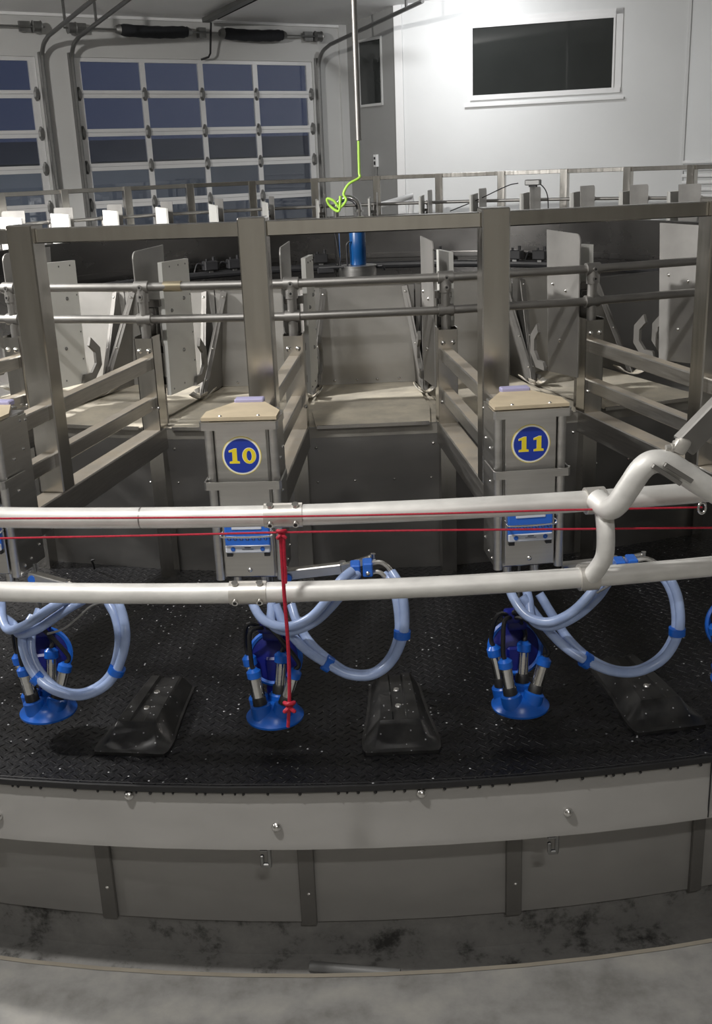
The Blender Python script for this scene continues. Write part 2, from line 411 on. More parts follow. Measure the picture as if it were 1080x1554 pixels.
# ================================================================== ROTARY PLATFORM
RE = 6.903
plat = thing('rotary_platform', 'black rubber decked rotary milking platform with stainless skirt', 'platform')
mb = MB(); mb.lathe([(4.6, DECK), (5.2, DECK), (5.6, DECK), (6.0, DECK), (6.4, DECK), (RE, DECK)], n=168); mb.build('deck_mat', M['deck'], plat)
mb = MB(); mb.lathe([(RE-.01, DECK+.001), (RE+.008, DECK-.004), (RE+.010, DECK-.022), (RE+.002, DECK-.030), (RE-.03, DECK-.030)], n=168)
for i in range(150):                                       # beads of water and dirt under the lip
    a = -.42+.0059*i+random.uniform(-.002, .002)
    if random.random() < .55: mb.ball(pol(RE+.003, a, DECK-.031), .0045+random.random()*.003, u=6, v=4)
mb.build('deck_lip', M['black'], plat)
mb = MB(); mb.lathe([(RE-.02, DECK-.028), (RE-.012, .765), (RE-.007, .735), (RE-.007, .618), (RE-.002, .598), (RE-.002, .570), (RE-.05, .566)], n=168)
mb.build('skirt', M['skirt'], plat)
mb = MB(); mb.lathe([(4.6, DECK-.03), (RE-.03, DECK-.03)], n=120); mb.build('deck_underside', M['front'], plat)
def angk(px, py, r): p = on_ring(px, py, r); return atan2(p.x, -p.y), p.z
for base, z in ((angk(195, 1208, RE), None), (angk(419, 1256, RE), None)):
    for k in range(-2, 2):
        a = base[0]+k*TH
        mb = MB(); mb.bolt((0, 0, 0), (0, -1, 0), .0178); mb.build('skirt_bolt', M['bolt'], plat, loc=pol(RE-.005, a, base[1]), rz=a)
for k in range(-2, 4):
    a = angk(405, 1297, 6.86)[0]+k*TH
    mb = MB(); mb.box((-.014, 0, -.010), (.013, .014, .045), .003); mb.box((.013, 0, .006), (.014, .014, .075), .003); mb.box((0, 0, -.030), (.038, .014, .018), .004); mb.box((0, .02, .03), (.04, .05, .008), .001)
    mb.build('hook', M['track'], plat, loc=pol(6.885, a, .525), rz=a)
a = angk(1078, 1190, RE)[0]
mb = MB(); mb.box((0, 0, .695), (.004, .004, .24)); mb.build('skirt_joint', M['dark'], plat, loc=pol(RE-.003, a, 0), rz=a)
# hub wall: smooth stainless ring inside the stalls, and the floor of the hub
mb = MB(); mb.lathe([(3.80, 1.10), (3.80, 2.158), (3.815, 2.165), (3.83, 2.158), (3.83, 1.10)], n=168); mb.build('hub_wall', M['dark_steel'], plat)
mb = MB(); mb.lathe([(3.83, 1.10), (3.83, 1.563), (4.832, 1.563), (4.832, 1.25), (4.80, DECK)], n=168); mb.build('feed_ring_base', M['front'], plat)
mb = MB(); mb.lathe([(.02, 1.10), (3.83, 1.10)], n=84); mb.build('hub_floor', M['dark'], plat)
mb = MB(); mb.tube([pol(3.55, 2*pi*i/84, 1.66) for i in range(84)], .045, 10, closed=True); mb.build('hub_pipe', M['dark'], plat)
mb = MB(); mb.lathe([(3.80, 1.79), (3.775, 1.785), (3.775, 1.73), (3.80, 1.725)], n=168); mb.build('hub_flange', M['dark_steel'], plat)

# ---------------- one stall divider (posts, rails, beam), base on the deck at r 4.94
RT = 4.942
def Y(r): return -(r-RT)
def make_divider(label, far=False):
    o = thing('stall_divider', label, 'stall frame')
    z = lambda h: h-DECK
    mb = MB()
    w = .048
    for sx in (-1, 1): mb.box((sx*(w-.002), 0, z(1.87)), (.004, .096, .47))
    mb.box((0, -w+.002, z(1.866)), (.096, .004, .462)); mb.box((0, w-.002, z(1.866)), (.096, .004, .462))
    mb.build('front_post', M['post'], o)
    mb = MB(); mb.box((0, .01, z((DECK+1.52)/2)), (.075, .075, 1.52-DECK)); mb.build('leg', M['post'], o)
    if not far:
        for sx in (-.024, .024):
            mb = MB(); mb.bolt((sx, -.048, z(2.035)), (0, -1, 0), .0125); mb.build('bolt', M['bolt'], o)
        for sx in (-.03, .045):
            mb = MB(); mb.bolt((sx, -.048, z(1.745 if sx < 0 else 1.75)), (0, -1, 0), .010); mb.build('bolt', M['bolt'], o)
    mb = MB(); mb.bar((0, Y(4.985), z(1.97)), (0, Y(6.33), z(1.97)), .058, .062, bev=.005); mb.build('rail', M['steel'], o)
    mb = MB(); mb.bar((0, Y(4.985), z(1.772)), (0, Y(6.33), z(1.772)), .058, .062, bev=.005); mb.build('rail', M['steel'], o)
    mb = MB(); mb.bar((0, Y(4.885), z(1.578)), (0, Y(6.33), z(1.578)), .096, .116, bev=.005); mb.build('lower_beam', M['steel'], o)
    # rear post: folded hollow post with notches round the rails
    mb = MB(); mb.box((0, Y(6.01), z(2.167)), (.106, .10, 1.062), .005); mb.build('rear_post', M['post'], o)
    mb = MB(); mb.cyl((0, .0, z(2.09)), (0, .0, z(2.36)), .0235, 16); mb.build('stub_pipe', M['tube'], o)
    for h in (2.184, 2.34):
        mb = MB()
        mb.tube([(-.036, 0, z(h)), (.036, 0, z(h))], .030, 16)
        if h > 2.3:
            mb.cyl((0, 0, z(h-.07)), (0, 0, z(h)), .030, 16)
            mb.cyl((0, -.026, z(h)), (0, -.036, z(h)), .012, 10); mb.cyl((0, -.026, z(h-.045)), (0, -.036, z(h-.045)), .012, 10)
            mb.second(); mb.cyl((0, -.0355, z(h)), (0, -.0365, z(h)), .006, 8); mb.cyl((0, -.0355, z(h-.045)), (0, -.0365, z(h-.045)), .006, 8)
        else: mb.ball((-.005, 0, z(h+.028)), .012)
        mb.build('tee_fitting', [M['tube'], M['dark']], o)
    return o
div0 = make_divider('proto'); div_far = make_divider('proto far', True)
near_div = {0: 'stall divider frame standing behind the cabinet numbered 10', 1: 'stall divider frame standing behind the cabinet numbered 11',
            -1: 'stall divider frame with the tall rear post at the left edge of the photo', 2: 'stall divider frame right of cabinet 11, rear post cut by the right edge',
            -2: 'stall divider frame cut off at the left edge behind the leftmost tall post', 3: 'stall divider frame at the right edge next to the big grey plate'}
def place(o, r, k, z): a = PH+k*TH; o.location = pol(r, a, z); o.rotation_euler.z = a
def ordinal(i): return ['first', 'second', 'third', 'fourth', 'fifth', 'sixth', 'seventh', 'eighth', 'ninth', 'tenth', 'eleventh', 'twelfth', 'thirteenth', 'fourteenth', 'fifteenth', 'sixteenth'][i]
first = True
for k, lab in near_div.items():
    o = div0 if first else copy_tree(div0); first = False
    place(o, RT, k, DECK); o['label'] = lab; o['group'] = 'stall dividers of the near side'
FAR = list(range(27, 14, -1))          # 27 leftmost ... 15 rightmost
first = True
for i, k in enumerate(FAR):
    o = div_far if first else copy_tree(div_far); first = False
    place(o, RT, k, DECK); o['group'] = 'stall dividers of the far side'
    o['label'] = 'far stall divider with the %s post from the left under the far top rail' % ordinal(i)

# ---------------- ring pipes at head height and top beams between rear posts
NEARK = list(range(-3, 5)); 
def ring_pipe(z, label):
    mb = MB(); mb.tube([pol(RT, PH+k*TH, z) for k in range(42)], .0205, 12, closed=True)
    return tag(mb.build('ring_pipe', M['tube']), label, 'pipe rail', 'pipe rails round the heads of the stalls')
ring_pipe(2.34, 'upper steel pipe rail running round the stalls through the top tee fittings')
ring_pipe(2.184, 'lower steel pipe rail running round the stalls through the lower fittings')
p0, p1 = on_ring(248, 432, RT-.01), on_ring(275, 431.5, RT-.01)
mb = MB(); mb.cyl(pol(RT*cos(TH/2)/cos(.021), atan2(p0.x, -p0.y), 2.34), pol(RT*cos(TH/2)/cos(.024), atan2(p1.x, -p1.y), 2.34), .0255, 14)
tag(mb.build('pipe_coupling', metal('brassy_coupling', (.60, .53, .38), .35, .08)), 'yellowish coupling sleeve on the upper pipe rail left of post 10', 'pipe coupling')
RA = 6.01
def make_top_beam():
    hw = RA*sin(TH/2)-.05; d = RA*cos(TH/2)
    mb = MB(); mb.box((0, 0, 0), (2*hw, .05, .056), .004)
    return mb.build('top_beam', M['post'])
tb = make_top_beam(); rdist = RA*cos(TH/2)
nb = {-.5: 'grey top beam joining the left edge post to the post behind cabinet 10', .5: 'grey top beam joining the posts behind cabinets 10 and 11', 1.5: 'grey top beam from the post behind cabinet 11 to the right edge', -1.5: 'stub of grey top beam left of the leftmost tall post'}
first = True
for k, lab in nb.items():
    o = tb if first else tb.copy()
    if not first: COL.objects.link(o)
    first = False
    place(o, rdist, k, 2.655); tag(o, lab, 'beam', 'top beams between the near posts')
for i, k in enumerate(FAR[:-1]):
    o = tb.copy(); COL.objects.link(o); place(o, rdist, k-.5, 2.668)
    tag(o, 'thin far top rail span between the %s and %s far posts from the left' % (ordinal(i), ordinal(i+1)), 'beam', 'top rails between the far posts')

# ---------------- feed platform with its front and back panels, one per stall (centre half a step on)
RB = 4.94
def make_feed(label):
    o = thing('feed_platform', label, 'feed platform')
    y = lambda r: -(r-RB); z = lambda h: h-DECK
    mb = MB()
    A = [(-.285, y(4.935)), (.285, y(4.935)), (.31, y(4.6)), (.283, y(3.87)), (-.283, y(3.87)), (-.31, y(4.6))]
    mb.prism(A, .006, (0, 0, z(1.63))); mb.build('top_plate', M['ramp'], o, smooth=0)
    mb = MB(); A = [(-.37, y(4.91)), (.37, y(4.91)), (.29, y(3.86)), (-.29, y(3.86))]; mb.prism(A, .05, (0, 0, z(1.572))); mb.build('support_tray', M['ramp'], o, smooth=0)
    mb = MB(); mb.hull([(-.365, y(4.91), z(1.628)), (.365, y(4.91), z(1.628)), (.36, y(4.885), z(1.30)), (.36, y(4.845), z(DECK)), (-.36, y(4.845), z(DECK)), (-.36, y(4.885), z(1.30))],
                       [(-.365, y(4.905), z(1.628)), (.365, y(4.905), z(1.628)), (.36, y(4.88), z(1.30)), (.36, y(4.84), z(DECK)), (-.36, y(4.84), z(DECK)), (-.36, y(4.88), z(1.30))])
    mb.second()
    for x in (-.29, -.1, .1, .29): mb.bolt((x, y(4.886), z(1.335)), (0, -1, 0), .007)
    for x in (-.29, .3): mb.bolt((x, y(4.903), z(1.52)), (0, -1, 0), .008)
    mb.build('front_panel', [M['front'], M['bolt']], o, smooth=30)
    mb = MB(); mb.bar((-.28, y(4.94), z(1.634)), (.28, y(4.94), z(1.634)), .012, .016); mb.build('front_edge', M['post'], o)
    # back panel
    mb = MB(); mb.box((0, y(3.885), z(1.925)), (.575, .006, .575)); mb.box((0, y(3.892), z(2.214)), (.57, .02, .006)); mb.second()
    for x in (-.19, -.06, .06, .19): mb.bolt((x, y(3.889), z(1.66)), (0, -1, 0), .008)
    mb.build('back_panel', [M['plate'], M['bolt']], o, smooth=30)
    for s in (-1, 1):
        T = Vector((s*.232, y(3.90), z(2.195))); F = Vector((s*.315, y(4.22), z(1.65)))
        mb = MB(); mb.bar(T, F, .034, .006, (-s*.15, -1, .1)); mb.second()
        d = (F-T)
        for t in (.05, .55, .85): mb.bolt(T+d*t+Vector((-s*.002, -.003, .0)), (-s*.75, -.6, .2), .007)
        mb.build('brace', [M['brace'], M['bolt']], o, smooth=30)
        mb = MB(); P = [(s*.286, y(3.89), z(1.64)), (s*.25, y(3.89), z(2.2)), (s*.232, y(3.90), z(2.2)), (s*.32, y(4.24), z(1.64))]
        mb.hull(P, [Vector(p)+Vector((s*.004, 0, 0)) for p in P]); mb.build('side_wing', M['brace'], o, smooth=0)
        rows = []
        for i in range(7):
            u = i/6; rows.append([(s*(.26+.10*u), y(4.16+.13*u+.04*v), z(1.64+.035*(2*u-1)**2+.008)) for v in (-1, 1)])
        mb = MB(); mb.grid(rows); fp = mb.build('foot_plate', M['ramp'], o); sm = fp.modifiers.new('solid', 'SOLIDIFY'); sm.thickness = .006
    return o
feed0 = make_feed('proto')
fl = {0: 'bare dusty feed platform between the frames of cabinets 10 and 11', -1: 'feed platform left of the post behind cabinet 10, seen through its dusty rails', 1: 'feed platform right of the post behind cabinet 11',
      -2: 'brightly lit feed platform behind the leftmost tall post', 2: 'feed platform at the right edge under the big grey plate', -3: 'brightly lit feed platform cut by the left edge'}
first = True
for k, lab in fl.items():
    o = feed0 if first else copy_tree(feed0); first = False
    place(o, RB, k+.5, DECK); o['label'] = lab; o['group'] = 'feed platforms of the near stalls'
for i, k in enumerate(FAR[:-1]):
    o = copy_tree(feed0); place(o, RB, k-.5, DECK); o['label'] = 'far feed platform behind the dark hub wall between the %s and %s far posts' % (ordinal(i), ordinal(i+1)); o['group'] = 'feed platforms of the far stalls'

# ---------------- head gates: grey plate, white panel, hinge post and octagonal handle
RG = 4.70
def make_gate(label, far=False):
    o = thing('head_gate', label, 'head gate')
    y = lambda r: -(r-RG); z = lambda h: h-RAMP
    mb = MB()
    P = []
    for r, h in ((4.905, 1.80), (4.905, 2.47)): P.append((r, h))
    for i in range(5): a = i/4*pi/2; P.append((4.865+.04*cos(a), 2.465+.04*sin(a)))
    P += [(4.502, 2.508), (4.55, 1.775)]
    A = [(-.053, y(r), z(h)) for r, h in P]; B = [(-.047, y(r), z(h)) for r, h in P]
    mb.hull(A, B); gp = mb
    mb = MB(); P = [(4.845, 1.785), (4.815, 2.445), (4.445, 2.432), (4.455, 1.765)]
    mb.hull([(.04, y(r), z(h)) for r, h in P], [(.062, y(r), z(h)) for r, h in P]); wp = mb
    if not far:
        mb = gp.second()
        for r, h in ((4.60, 2.24), (4.76, 2.22), (4.70, 1.96)): mb.bolt((-.053, y(r), z(h)), (-1, 0, 0), .010)
        mb = wp.second()
        for r, h in ((4.56, 2.24), (4.74, 2.2), (4.62, 1.98)): mb.bolt((.062, y(r), z(h)), (1, 0, 0), .010)
        for r, h in ((4.5, 2.41), (4.6, 2.413), (4.72, 2.416), (4.5, 1.80), (4.65, 1.81), (4.8, 1.81), (4.467, 2.25), (4.47, 2.05), (4.475, 1.9)): mb.bolt((.062, y(r), z(h)), (1, 0, 0), .005)
        # octagonal handle frame at the inner edge
        def octo(R, c=(4.465, 1.89), sy=.86): return [(c[0]+R*cos(pi/8+i*pi/4), c[1]+R*sy*sin(pi/8+i*pi/4)) for i in range(8)]
        for xo in (-.062, .064):
            O, I = octo(.15), octo(.095); mb = MB()
            for i in range(2, 6):
                j = i+1
                q = [O[i], O[j], I[j], I[i]]
                mb.hull([(xo, y(r), z(h)) for r, h in q], [(xo+.016, y(r), z(h)) for r, h in q])
            mb.build('handle', M['brace'], o, smooth=0)
    gp.build('side_plate', [M['gate'], M['bolt']], o, smooth=30); wp.build('white_panel', [M['white_panel'], M['track']], o, smooth=30)
    mb = MB(); mb.box((0, y(4.84), z(1.93)), (.05, .05, .60), .003)
    for h in (1.86, 2.02, 2.25): mb.box((0, y(4.84), z(h)), (.09, .03, .035))
    mb.build('hinge_post', M['dark_steel'], o)
    return o
gate0 = make_gate('proto'); gate_far = make_gate('proto far', True)
gl = {0: 'head gate seen edge on at the left of the middle feed platform', 1: 'head gate seen edge on right of the middle feed platform', -1: 'head gate with white panel between the left edge post and post 10',
      -2: 'head gate with white panel directly right of the leftmost tall post', 2: 'head gate with grey plate right of the post behind cabinet 11', 3: 'head gate with the big grey plate at the right edge', -3: 'head gate beyond the left edge of the photo'}
first = True
for k, lab in gl.items():
    o = gate0 if first else copy_tree(gate0); first = False
    place(o, RG, k, RAMP); o['label'] = lab; o['group'] = 'head gates of the near stalls'
gf = list(range(28, 13, -1))
first = True
for i, k in enumerate(gf):
    o = gate_far if first else copy_tree(gate_far); first = False
    place(o, RG, k, RAMP); o['group'] = 'head gates of the far stalls'
    o['label'] = 'pale upright head gate on the far side of the rotary, %s from the left' % ordinal(i)

# ---------------- numbered cabinets
RC = 6.495
def arc2(cx, cy, r, a0, a1, n): return [(cx+r*cos(a0+(a1-a0)*i/n), cy+r*sin(a0+(a1-a0)*i/n)) for i in range(n+1)]
XZ = Matrix(((1, 0, 0), (0, 0, -1), (0, 1, 0)))          # polygon xy -> local xz, extruded towards the viewer
def make_cabinet(label):
    o = thing('milking_cabinet', label, 'cabinet')
    mb = MB(); mb.box((0, .01, .285), (.215, .21, .57), .003); mb.build('body', M['cabinet'], o)
    for s in (-1, 1):
        mb = MB(); mb.cyl((s*.109, -.096, -.005), (s*.109, -.096, .565), .017, 14); mb.box((s*.116, .0, .28), (.006, .2, .565)); mb.second()
        for yy, zz in ((.09, .54), (.05, .545), (-.02, .42), (-.02, .30), (.02, .21), (.07, .06), (0, .03), (-.05, .02), (.05, .44)): mb.bolt((s*.119, yy, zz), (s, 0, 0), .006)
        mb.build('side_channel', [M['cabinet'], M['bolt']], o)
    mb = MB(); mb.box((0, -.107, .405), (.176, .01, .285), .003); mb.build('upper_door', M['cabinet'], o)
    mb = MB(); mb.box((0, -.107, .118), (.176, .01, .22), .003); mb.build('lower_door', M['cabinet'], o)
    mb = MB(); mb.box((0, -.105, .242), (.12, .006, .012)); mb.build('slot', M['dark'], o)
    mb = MB(); mb.bolt((0, -.112, .035), (0, -1, 0), .009); mb.build('door_bolt', M['bolt'], o)
    mb = MB(); L = [(-.128, -.125), (.128, -.125), (.128, -.03), (.056, .115), (-.056, .115), (-.128, -.03)]
    mb.prism(L, .012, (0, 0, .578)); mb.second()
    for x in (-.065, .065): mb.bolt((x, -.11, .589), (0, -.3, 1), .006)
    mb.build('lid', [M['lid'], M['bolt']], o, smooth=30)
    mb = MB(); mb.box((0, .13, .592), (.105, .045, .02), .004); mb.build('lid_strip', M['lilac'], o)
    for h in (.548, .338):
        mb = MB(); P = [(-.134, .02), (-.134, -.13), (-.126, -.14), (.126, -.14), (.134, -.13), (.134, .02)]; Q = [(-.129, .02), (-.129, -.128), (-.124, -.135), (.124, -.135), (.129, -.128), (.129, .02)]
        for i in range(5):
            mb.hull([(*P[i], h), (*P[i+1], h), (*Q[i+1], h), (*Q[i], h)], [(*P[i], h+.028), (*P[i+1], h+.028), (*Q[i+1], h+.028), (*Q[i], h+.028)])
        mb.build('guard_band', M['cabinet'], o, smooth=20)
    # control panel
    cp = thing('control_panel', None, None); cp.parent = o
    mb = MB(); mb.box((0, -.119, .162), (.158, .014, .115), .004); mb.build('blue_face', M['panel_blue'], cp)
    mb = MB(); mb.box((0, -.127, .198), (.105, .005, .016), .002); mb.build('display', M['panel_white'], cp)
    mb = MB(); mb.box((0, -.1275, .205), (.10, .003, .010), .001); mb.build('display_shade', M['ink'], cp)
    for i in range(7):
        mb = MB(); mb.lathe([(.0045, 0), (.0065, .002), (.0065, 0)], (-.064+i*.0213, -.126, .158), 10, Matrix(((1, 0, 0), (0, 0, -1), (0, 1, 0))))
        mb.build('button', M['ink'], cp)
    mb = MB(); mb.box((0, -.123, .118), (.158, .012, .030), .004); mb.build('white_bar', M['panel_white'], cp)
    for x in (-.052, .052):
        mb = MB(); mb.lathe([(.001, .002), (.0075, .002), (.0085, 0)], (x, -.129, .119), 12, Matrix(((1, 0, 0), (0, 0, -1), (0, 1, 0))))
        mb.build('dial', M['panel_blue'], cp)
    for zz, ww, hh in ((.124, .022, .003), (.118, .04, .0015)): mb = MB(); mb.box((0, -.129, zz), (ww, .002, hh)); mb.build('marking', M['ink'], cp)
    mb = MB(); mb.tube(smooth_path([(-.088, -.112, .178), (-.088, -.142, .176), (-.08, -.15, .172), (0, -.152, .170), (.08, -.15, .172), (.088, -.142, .176), (.088, -.112, .178)], 3), .0038, 8); mb.build('grab_bar', M['chrome'], cp)
    for s in (-1, 1): mb = MB(); mb.box((s*.066, -.118, .098), (.02, .014, .016)); mb.build('panel_clip', M['dark'], cp)
    # mount behind and stubs below
    mb = MB(); mb.box((0, .145, .32), (.088, .07, .50), .003); mb.build('mount_channel', M['post'], o)
    for x in (-.06, .04): mb = MB(); mb.cyl((x, -.03, -.05), (x, -.03, .01), .017, 12); mb.build('stub_tube', M['cabinet'], o)
    return o
def number_sign(o, digits):
    s = bpy.data.objects.new('number_sign', None); COL.objects.link(s); s.parent = o; s.location = (0, -.1125, .452)
    circ = lambda r: arc2(0, 0, r, 0, 2*pi, 48)[:-1]
    mb = MB(); mb.prism(circ(.0675), .0012, (0, 0, 0), XZ); mb.build('yellow_edge', M['sign_yellow'], s, smooth=20)
    mb = MB(); mb.prism(circ(.0655), .0018, (0, 0, 0), XZ); mb.build('white_ring', M['sign_white'], s, smooth=20)
    mb = MB(); mb.prism(circ(.0600), .0024, (0, 0, 0), XZ); mb.build('blue_disc', M['sign_blue'], s, smooth=20)
    def one(sc, d): return [(x*sc+d, y*sc) for x, y in ((-.016, -.026), (.018, -.026), (.018, -.019), (.010, -.017), (.010, .026), (.001, .026), (-.017, .019), (-.017, .013), (-.006, .0145), (-.006, -.017), (-.016, -.019))]
    def zero(mb, d, t, g):
        n = 28
        O = [(d+(.0225+g)*cos(2*pi*i/n), (.027+g)*sin(2*pi*i/n)) for i in range(n)]; I = [(d+(.0095-g*.6)*cos(2*pi*i/n), (.0185-g*.6)*sin(2*pi*i/n)) for i in range(n)]
        for i in range(n):
            j = (i+1) % n; q = [O[i], O[j], I[j], I[i]]
            mb.hull([(x, -t+.0005, z) for x, z in q], [(x, -t-.0005, z) for x, z in q])
    for name, mat, g, t in (('digit_outline', M['sign_white'], .0016, .0026), ('digit', M['sign_yellow'], 0, .0034)):
        for i, ch in enumerate(digits):
            d = (-.026, .026)[i]
            mb = MB()
            if ch == '1': mb.prism(one(1+g*25, d), .0008, (0, -t+.0004, 0), XZ)
            else: zero(mb, d, t, g)
            mb.build(name, mat, s, smooth=0)
for k, dg, lab in ((0, '10', 'stainless cabinet with the round blue number 10 sign'), (1, '11', 'stainless cabinet with the round blue number 11 sign'), (-1, None, 'stainless cabinet cut off at the left edge, only its side showing')):
    o = cab0 = make_cabinet(lab) if k == 0 else copy_tree(cab_src)
    if k == 0: cab_src = o
    place(o, RC, k, 1.487); o['label'] = lab; o['group'] = 'cabinets along the platform'
for o in [x for x in COL.objects if x.get('category') == 'cabinet']:
    if '10 sign' in o['label']: number_sign(o, '10')
    if '11 sign' in o['label']: number_sign(o, '11')

# ---------------- milking clusters standing in their wash bowls
def make_cluster(label):
    o = thing('milking_cluster', label, 'milking cluster')
    mb = MB(); mb.lathe([(.001, .0), (.09, .0), (.106, .006), (.107, .014), (.100, .022), (.092, .032), (.088, .040), (.074, .052), (.055, .062), (.001, .066)], n=40); mb.build('wash_bowl', M['blue'], o)
    cups = [((-.042, -.042, .050), (-.066, -.025, .215)), ((.036, -.040, .050), (.088, -.012, .205)), ((-.058, .03, .045), (-.092, .05, .235)), ((.012, .035, .05), (.03, .07, .235))]
    claw = Vector((-.02, .06, .34))
    for a, bpt in cups:
        a, bpt = Vector(a), Vector(bpt); d = (bpt-a)
        mb = MB(); mb.tube([a+d*.02, a+d*.80], [.0215, .0215], 16); c = mb.build('teat_cup', M['chrome'], o)
        mb = MB(); mb.tube([a-d*.16, a+d*.14, a+d*.17], [.0375, .038, .033], 20); mb.build('cup_socket', M['blue'], c)
        mb = MB(); mb.tube([a+d*.10, a+d*.32, a+d*.35], [.027, .0255, .022], 16); mb.build('rubber_mouth', M['black'], c)
        mb = MB(); mb.tube([a+d*.78, a+d*.80, a+d*.94, a+d*1.0], [.021, .0265, .0265, .015], 16); mb.build('blue_cap', M['blue'], c)
        mid = bpt+d*.25+Vector((0, .0, .02))
        mb = MB(); mb.tube(smooth_path([bpt-d*.02, bpt+d*.18, (mid+claw)/2+Vector((-.02, -.04, .05)), claw], 6), .0085, 8); mb.build('short_tube', M['black'], c)
    tilt = Matrix.Rotation(radians(72), 3, 'X')
    mb = MB(); mb.lathe([(.088, -.02), (.104, -.012), (.106, .0), (.098, .006), (.088, .002)], (.0, .085, .205), 36, tilt); sh = mb.build('shield_rim', M['blue'], o)
    mb = MB(); mb.lathe([(.001, .012), (.05, .008), (.09, -.002), (.09, -.014), (.001, -.014)], (.0, .085, .205), 36, tilt); mb.build('shield_face', M['navy'], sh)
    mb = MB(); mb.box((0, .075, .31), (.075, .05, .05), .012, None, 2); mb.box((-.02, .06, .345), (.06, .05, .05), .012, None, 2); mb.build('claw', M['navy'], o)
    mb = MB(); mb.box((0, .07, .13), (.07, .02, .17), .008); mb.build('neck', M['navy'], o)
    mb = MB(); mb.cyl((.01, .08, .33), (.01, .08, .575), .006, 8); mb.build('hanger_rod', M['track'], o)
    return o
cl = {0: ((418, 1076), 'blue milking cluster hanging below the cabinet numbered 10'), 1: ((789, 1057), 'blue milking cluster hanging below the cabinet numbered 11'), -1: ((74, 1060), 'blue milking cluster at the left edge behind the hose loop'), 2: ((1122, 1012), 'blue milking cluster cut off at the right edge')}
first = True
for k, (px, lab) in cl.items():
    o = clu0 = make_cluster(lab) if first else copy_tree(clu_src)
    if first: clu_src = o
    first = False
    p = on_ring(px[0], px[1]+18, 6.60); a = atan2(p.x, -p.y)
    o.location = pol(6.60, a, .93); o.rotation_euler.z = a+(.35 if k == -1 else 0); o['label'] = lab; o['group'] = 'milking clusters'

# ---------------- hose arms with twin milk hoses
def hose_arm(k, label, arm, clampc, hA, hB, clips, tails):
    base = on_ring(*arm[0], 6.52)
    o = thing('hose_arm', label, 'hose arm', base, 0, 'hose arms on the cabinets')
    def L(p): return Vector(p)-base
    pts = [on_ring(x, y, r) for x, y, r in ((arm[0][0], arm[0][1], 6.52), (arm[1][0], arm[1][1], 6.56), (arm[2][0], arm[2][1], 6.64))]
    mb = MB(); mb.bar(L(pts[0]), L(pts[1]), .035, .04, bev=.004); mb.build('arm_tube', M['cabinet'], o)
    mb = MB(); mb.bar(L(pts[1]), L(pts[2]), .030, .03, bev=.004); mb.build('arm_link', M['cabinet'], o)
    mb = MB(); mb.cyl(L(pts[1])+Vector((0, 0, .0)), L(pts[1])+Vector((0, 0, .025)), .012, 10); mb.build('pivot_bolt', M['bolt'], o); mb = MB(); mb.cyl(L(pts[2])+Vector((0, 0, .0)), L(pts[2])+Vector((0, 0, .019)), .009, 10); mb.build('pivot_bolt', M['bolt'], o)
    d = L(pts[0]); mb = MB(); mb.cyl(d+Vector((.012, -.022, -.004)), d+Vector((.012, -.03, -.004)), .0145, 16); mb.build('blue_cap', M['panel_blue'], o)
    c = L(on_ring(*clampc, 6.70)); mb = MB(); mb.box(c+Vector((-.02, 0, 0)), (.034, .06, .05), .004); mb.build('clamp_block', M['panel_blue'], o); mb = MB(); mb.box(c+Vector((.022, 0, .006)), (.034, .06, .05), .004); cb = mb.build('clamp_block', M['panel_blue'], o)
    for x in (-.02, .022): mb = MB(); mb.bolt(c+Vector((x, -.03, -.004)), (0, -1, 0), .008); mb.build('clamp_bolt', M['bolt'], cb)
    for t in tails:
        mb = MB(); mb.tube(smooth_path([L(on_ring(x, y, r)) for x, y, r in t], 5), .008, 10); mb.build('bent_tube', M['cabinet'], o)
    for H in (hA, hB):
        for q in range(2):
            P = [L(on_ring(x+q*dx, y+q*dy, r-q*.02)) for x, y, r, dx, dy in H]
            mb = MB(); mb.tube(smooth_path(P, 8), .0165, 12); mb.build('milk_hose', M['hose'], o)
    for (x, y, r, tx, ty) in clips:
        p = L(on_ring(x, y, r)); q = L(on_ring(x+tx, y+ty, r)); d = (q-p).normalized()
        mb = MB(); mb.tube([p-d*.014, p-d*.013, p+d*.013, p+d*.014], [.024, .029, .029, .024], 18); mb.build('hose_clip', M['blue'], o)
    return o
hose_arm(0, 'hose arm and twin pale blue hose loops right of cabinet 10', [(432, 872), (520, 862), (566, 848)], (548, 864),
         [(381, 900, 6.60, 30, -6), (386, 922, 6.68, 26, 0), (403, 943, 6.74, 10, 5), (436, 951, 6.78, 4, 7), (470, 938, 6.80, 8, 5), (498, 908, 6.80, 12, 4), (516, 882, 6.78, 12, 4), (534, 866, 6.74, 8, 4)],
         [(418, 918, 6.66, 24, 0), (432, 950, 6.70, 18, -8), (462, 984, 6.74, 8, -9), (498, 1008, 6.78, 4, -4), (530, 1024, 6.80, 1, -3), (566, 1024, 6.80, -1, -3), (595, 1002, 6.80, -4, -3), (612, 962, 6.80, -7, 0), (613, 918, 6.78, -10, -1), (604, 885, 6.75, -10, 0), (594, 868, 6.72, -10, 3)],
         [(497, 1007, 6.77, 20, 12), (610, 962, 6.79, 1, -20)],
         [[(556, 858, 6.70), (575, 853, 6.71), (588, 860, 6.72), (597, 872, 6.73)], [(558, 870, 6.70), (574, 868, 6.71), (586, 876, 6.72)]])
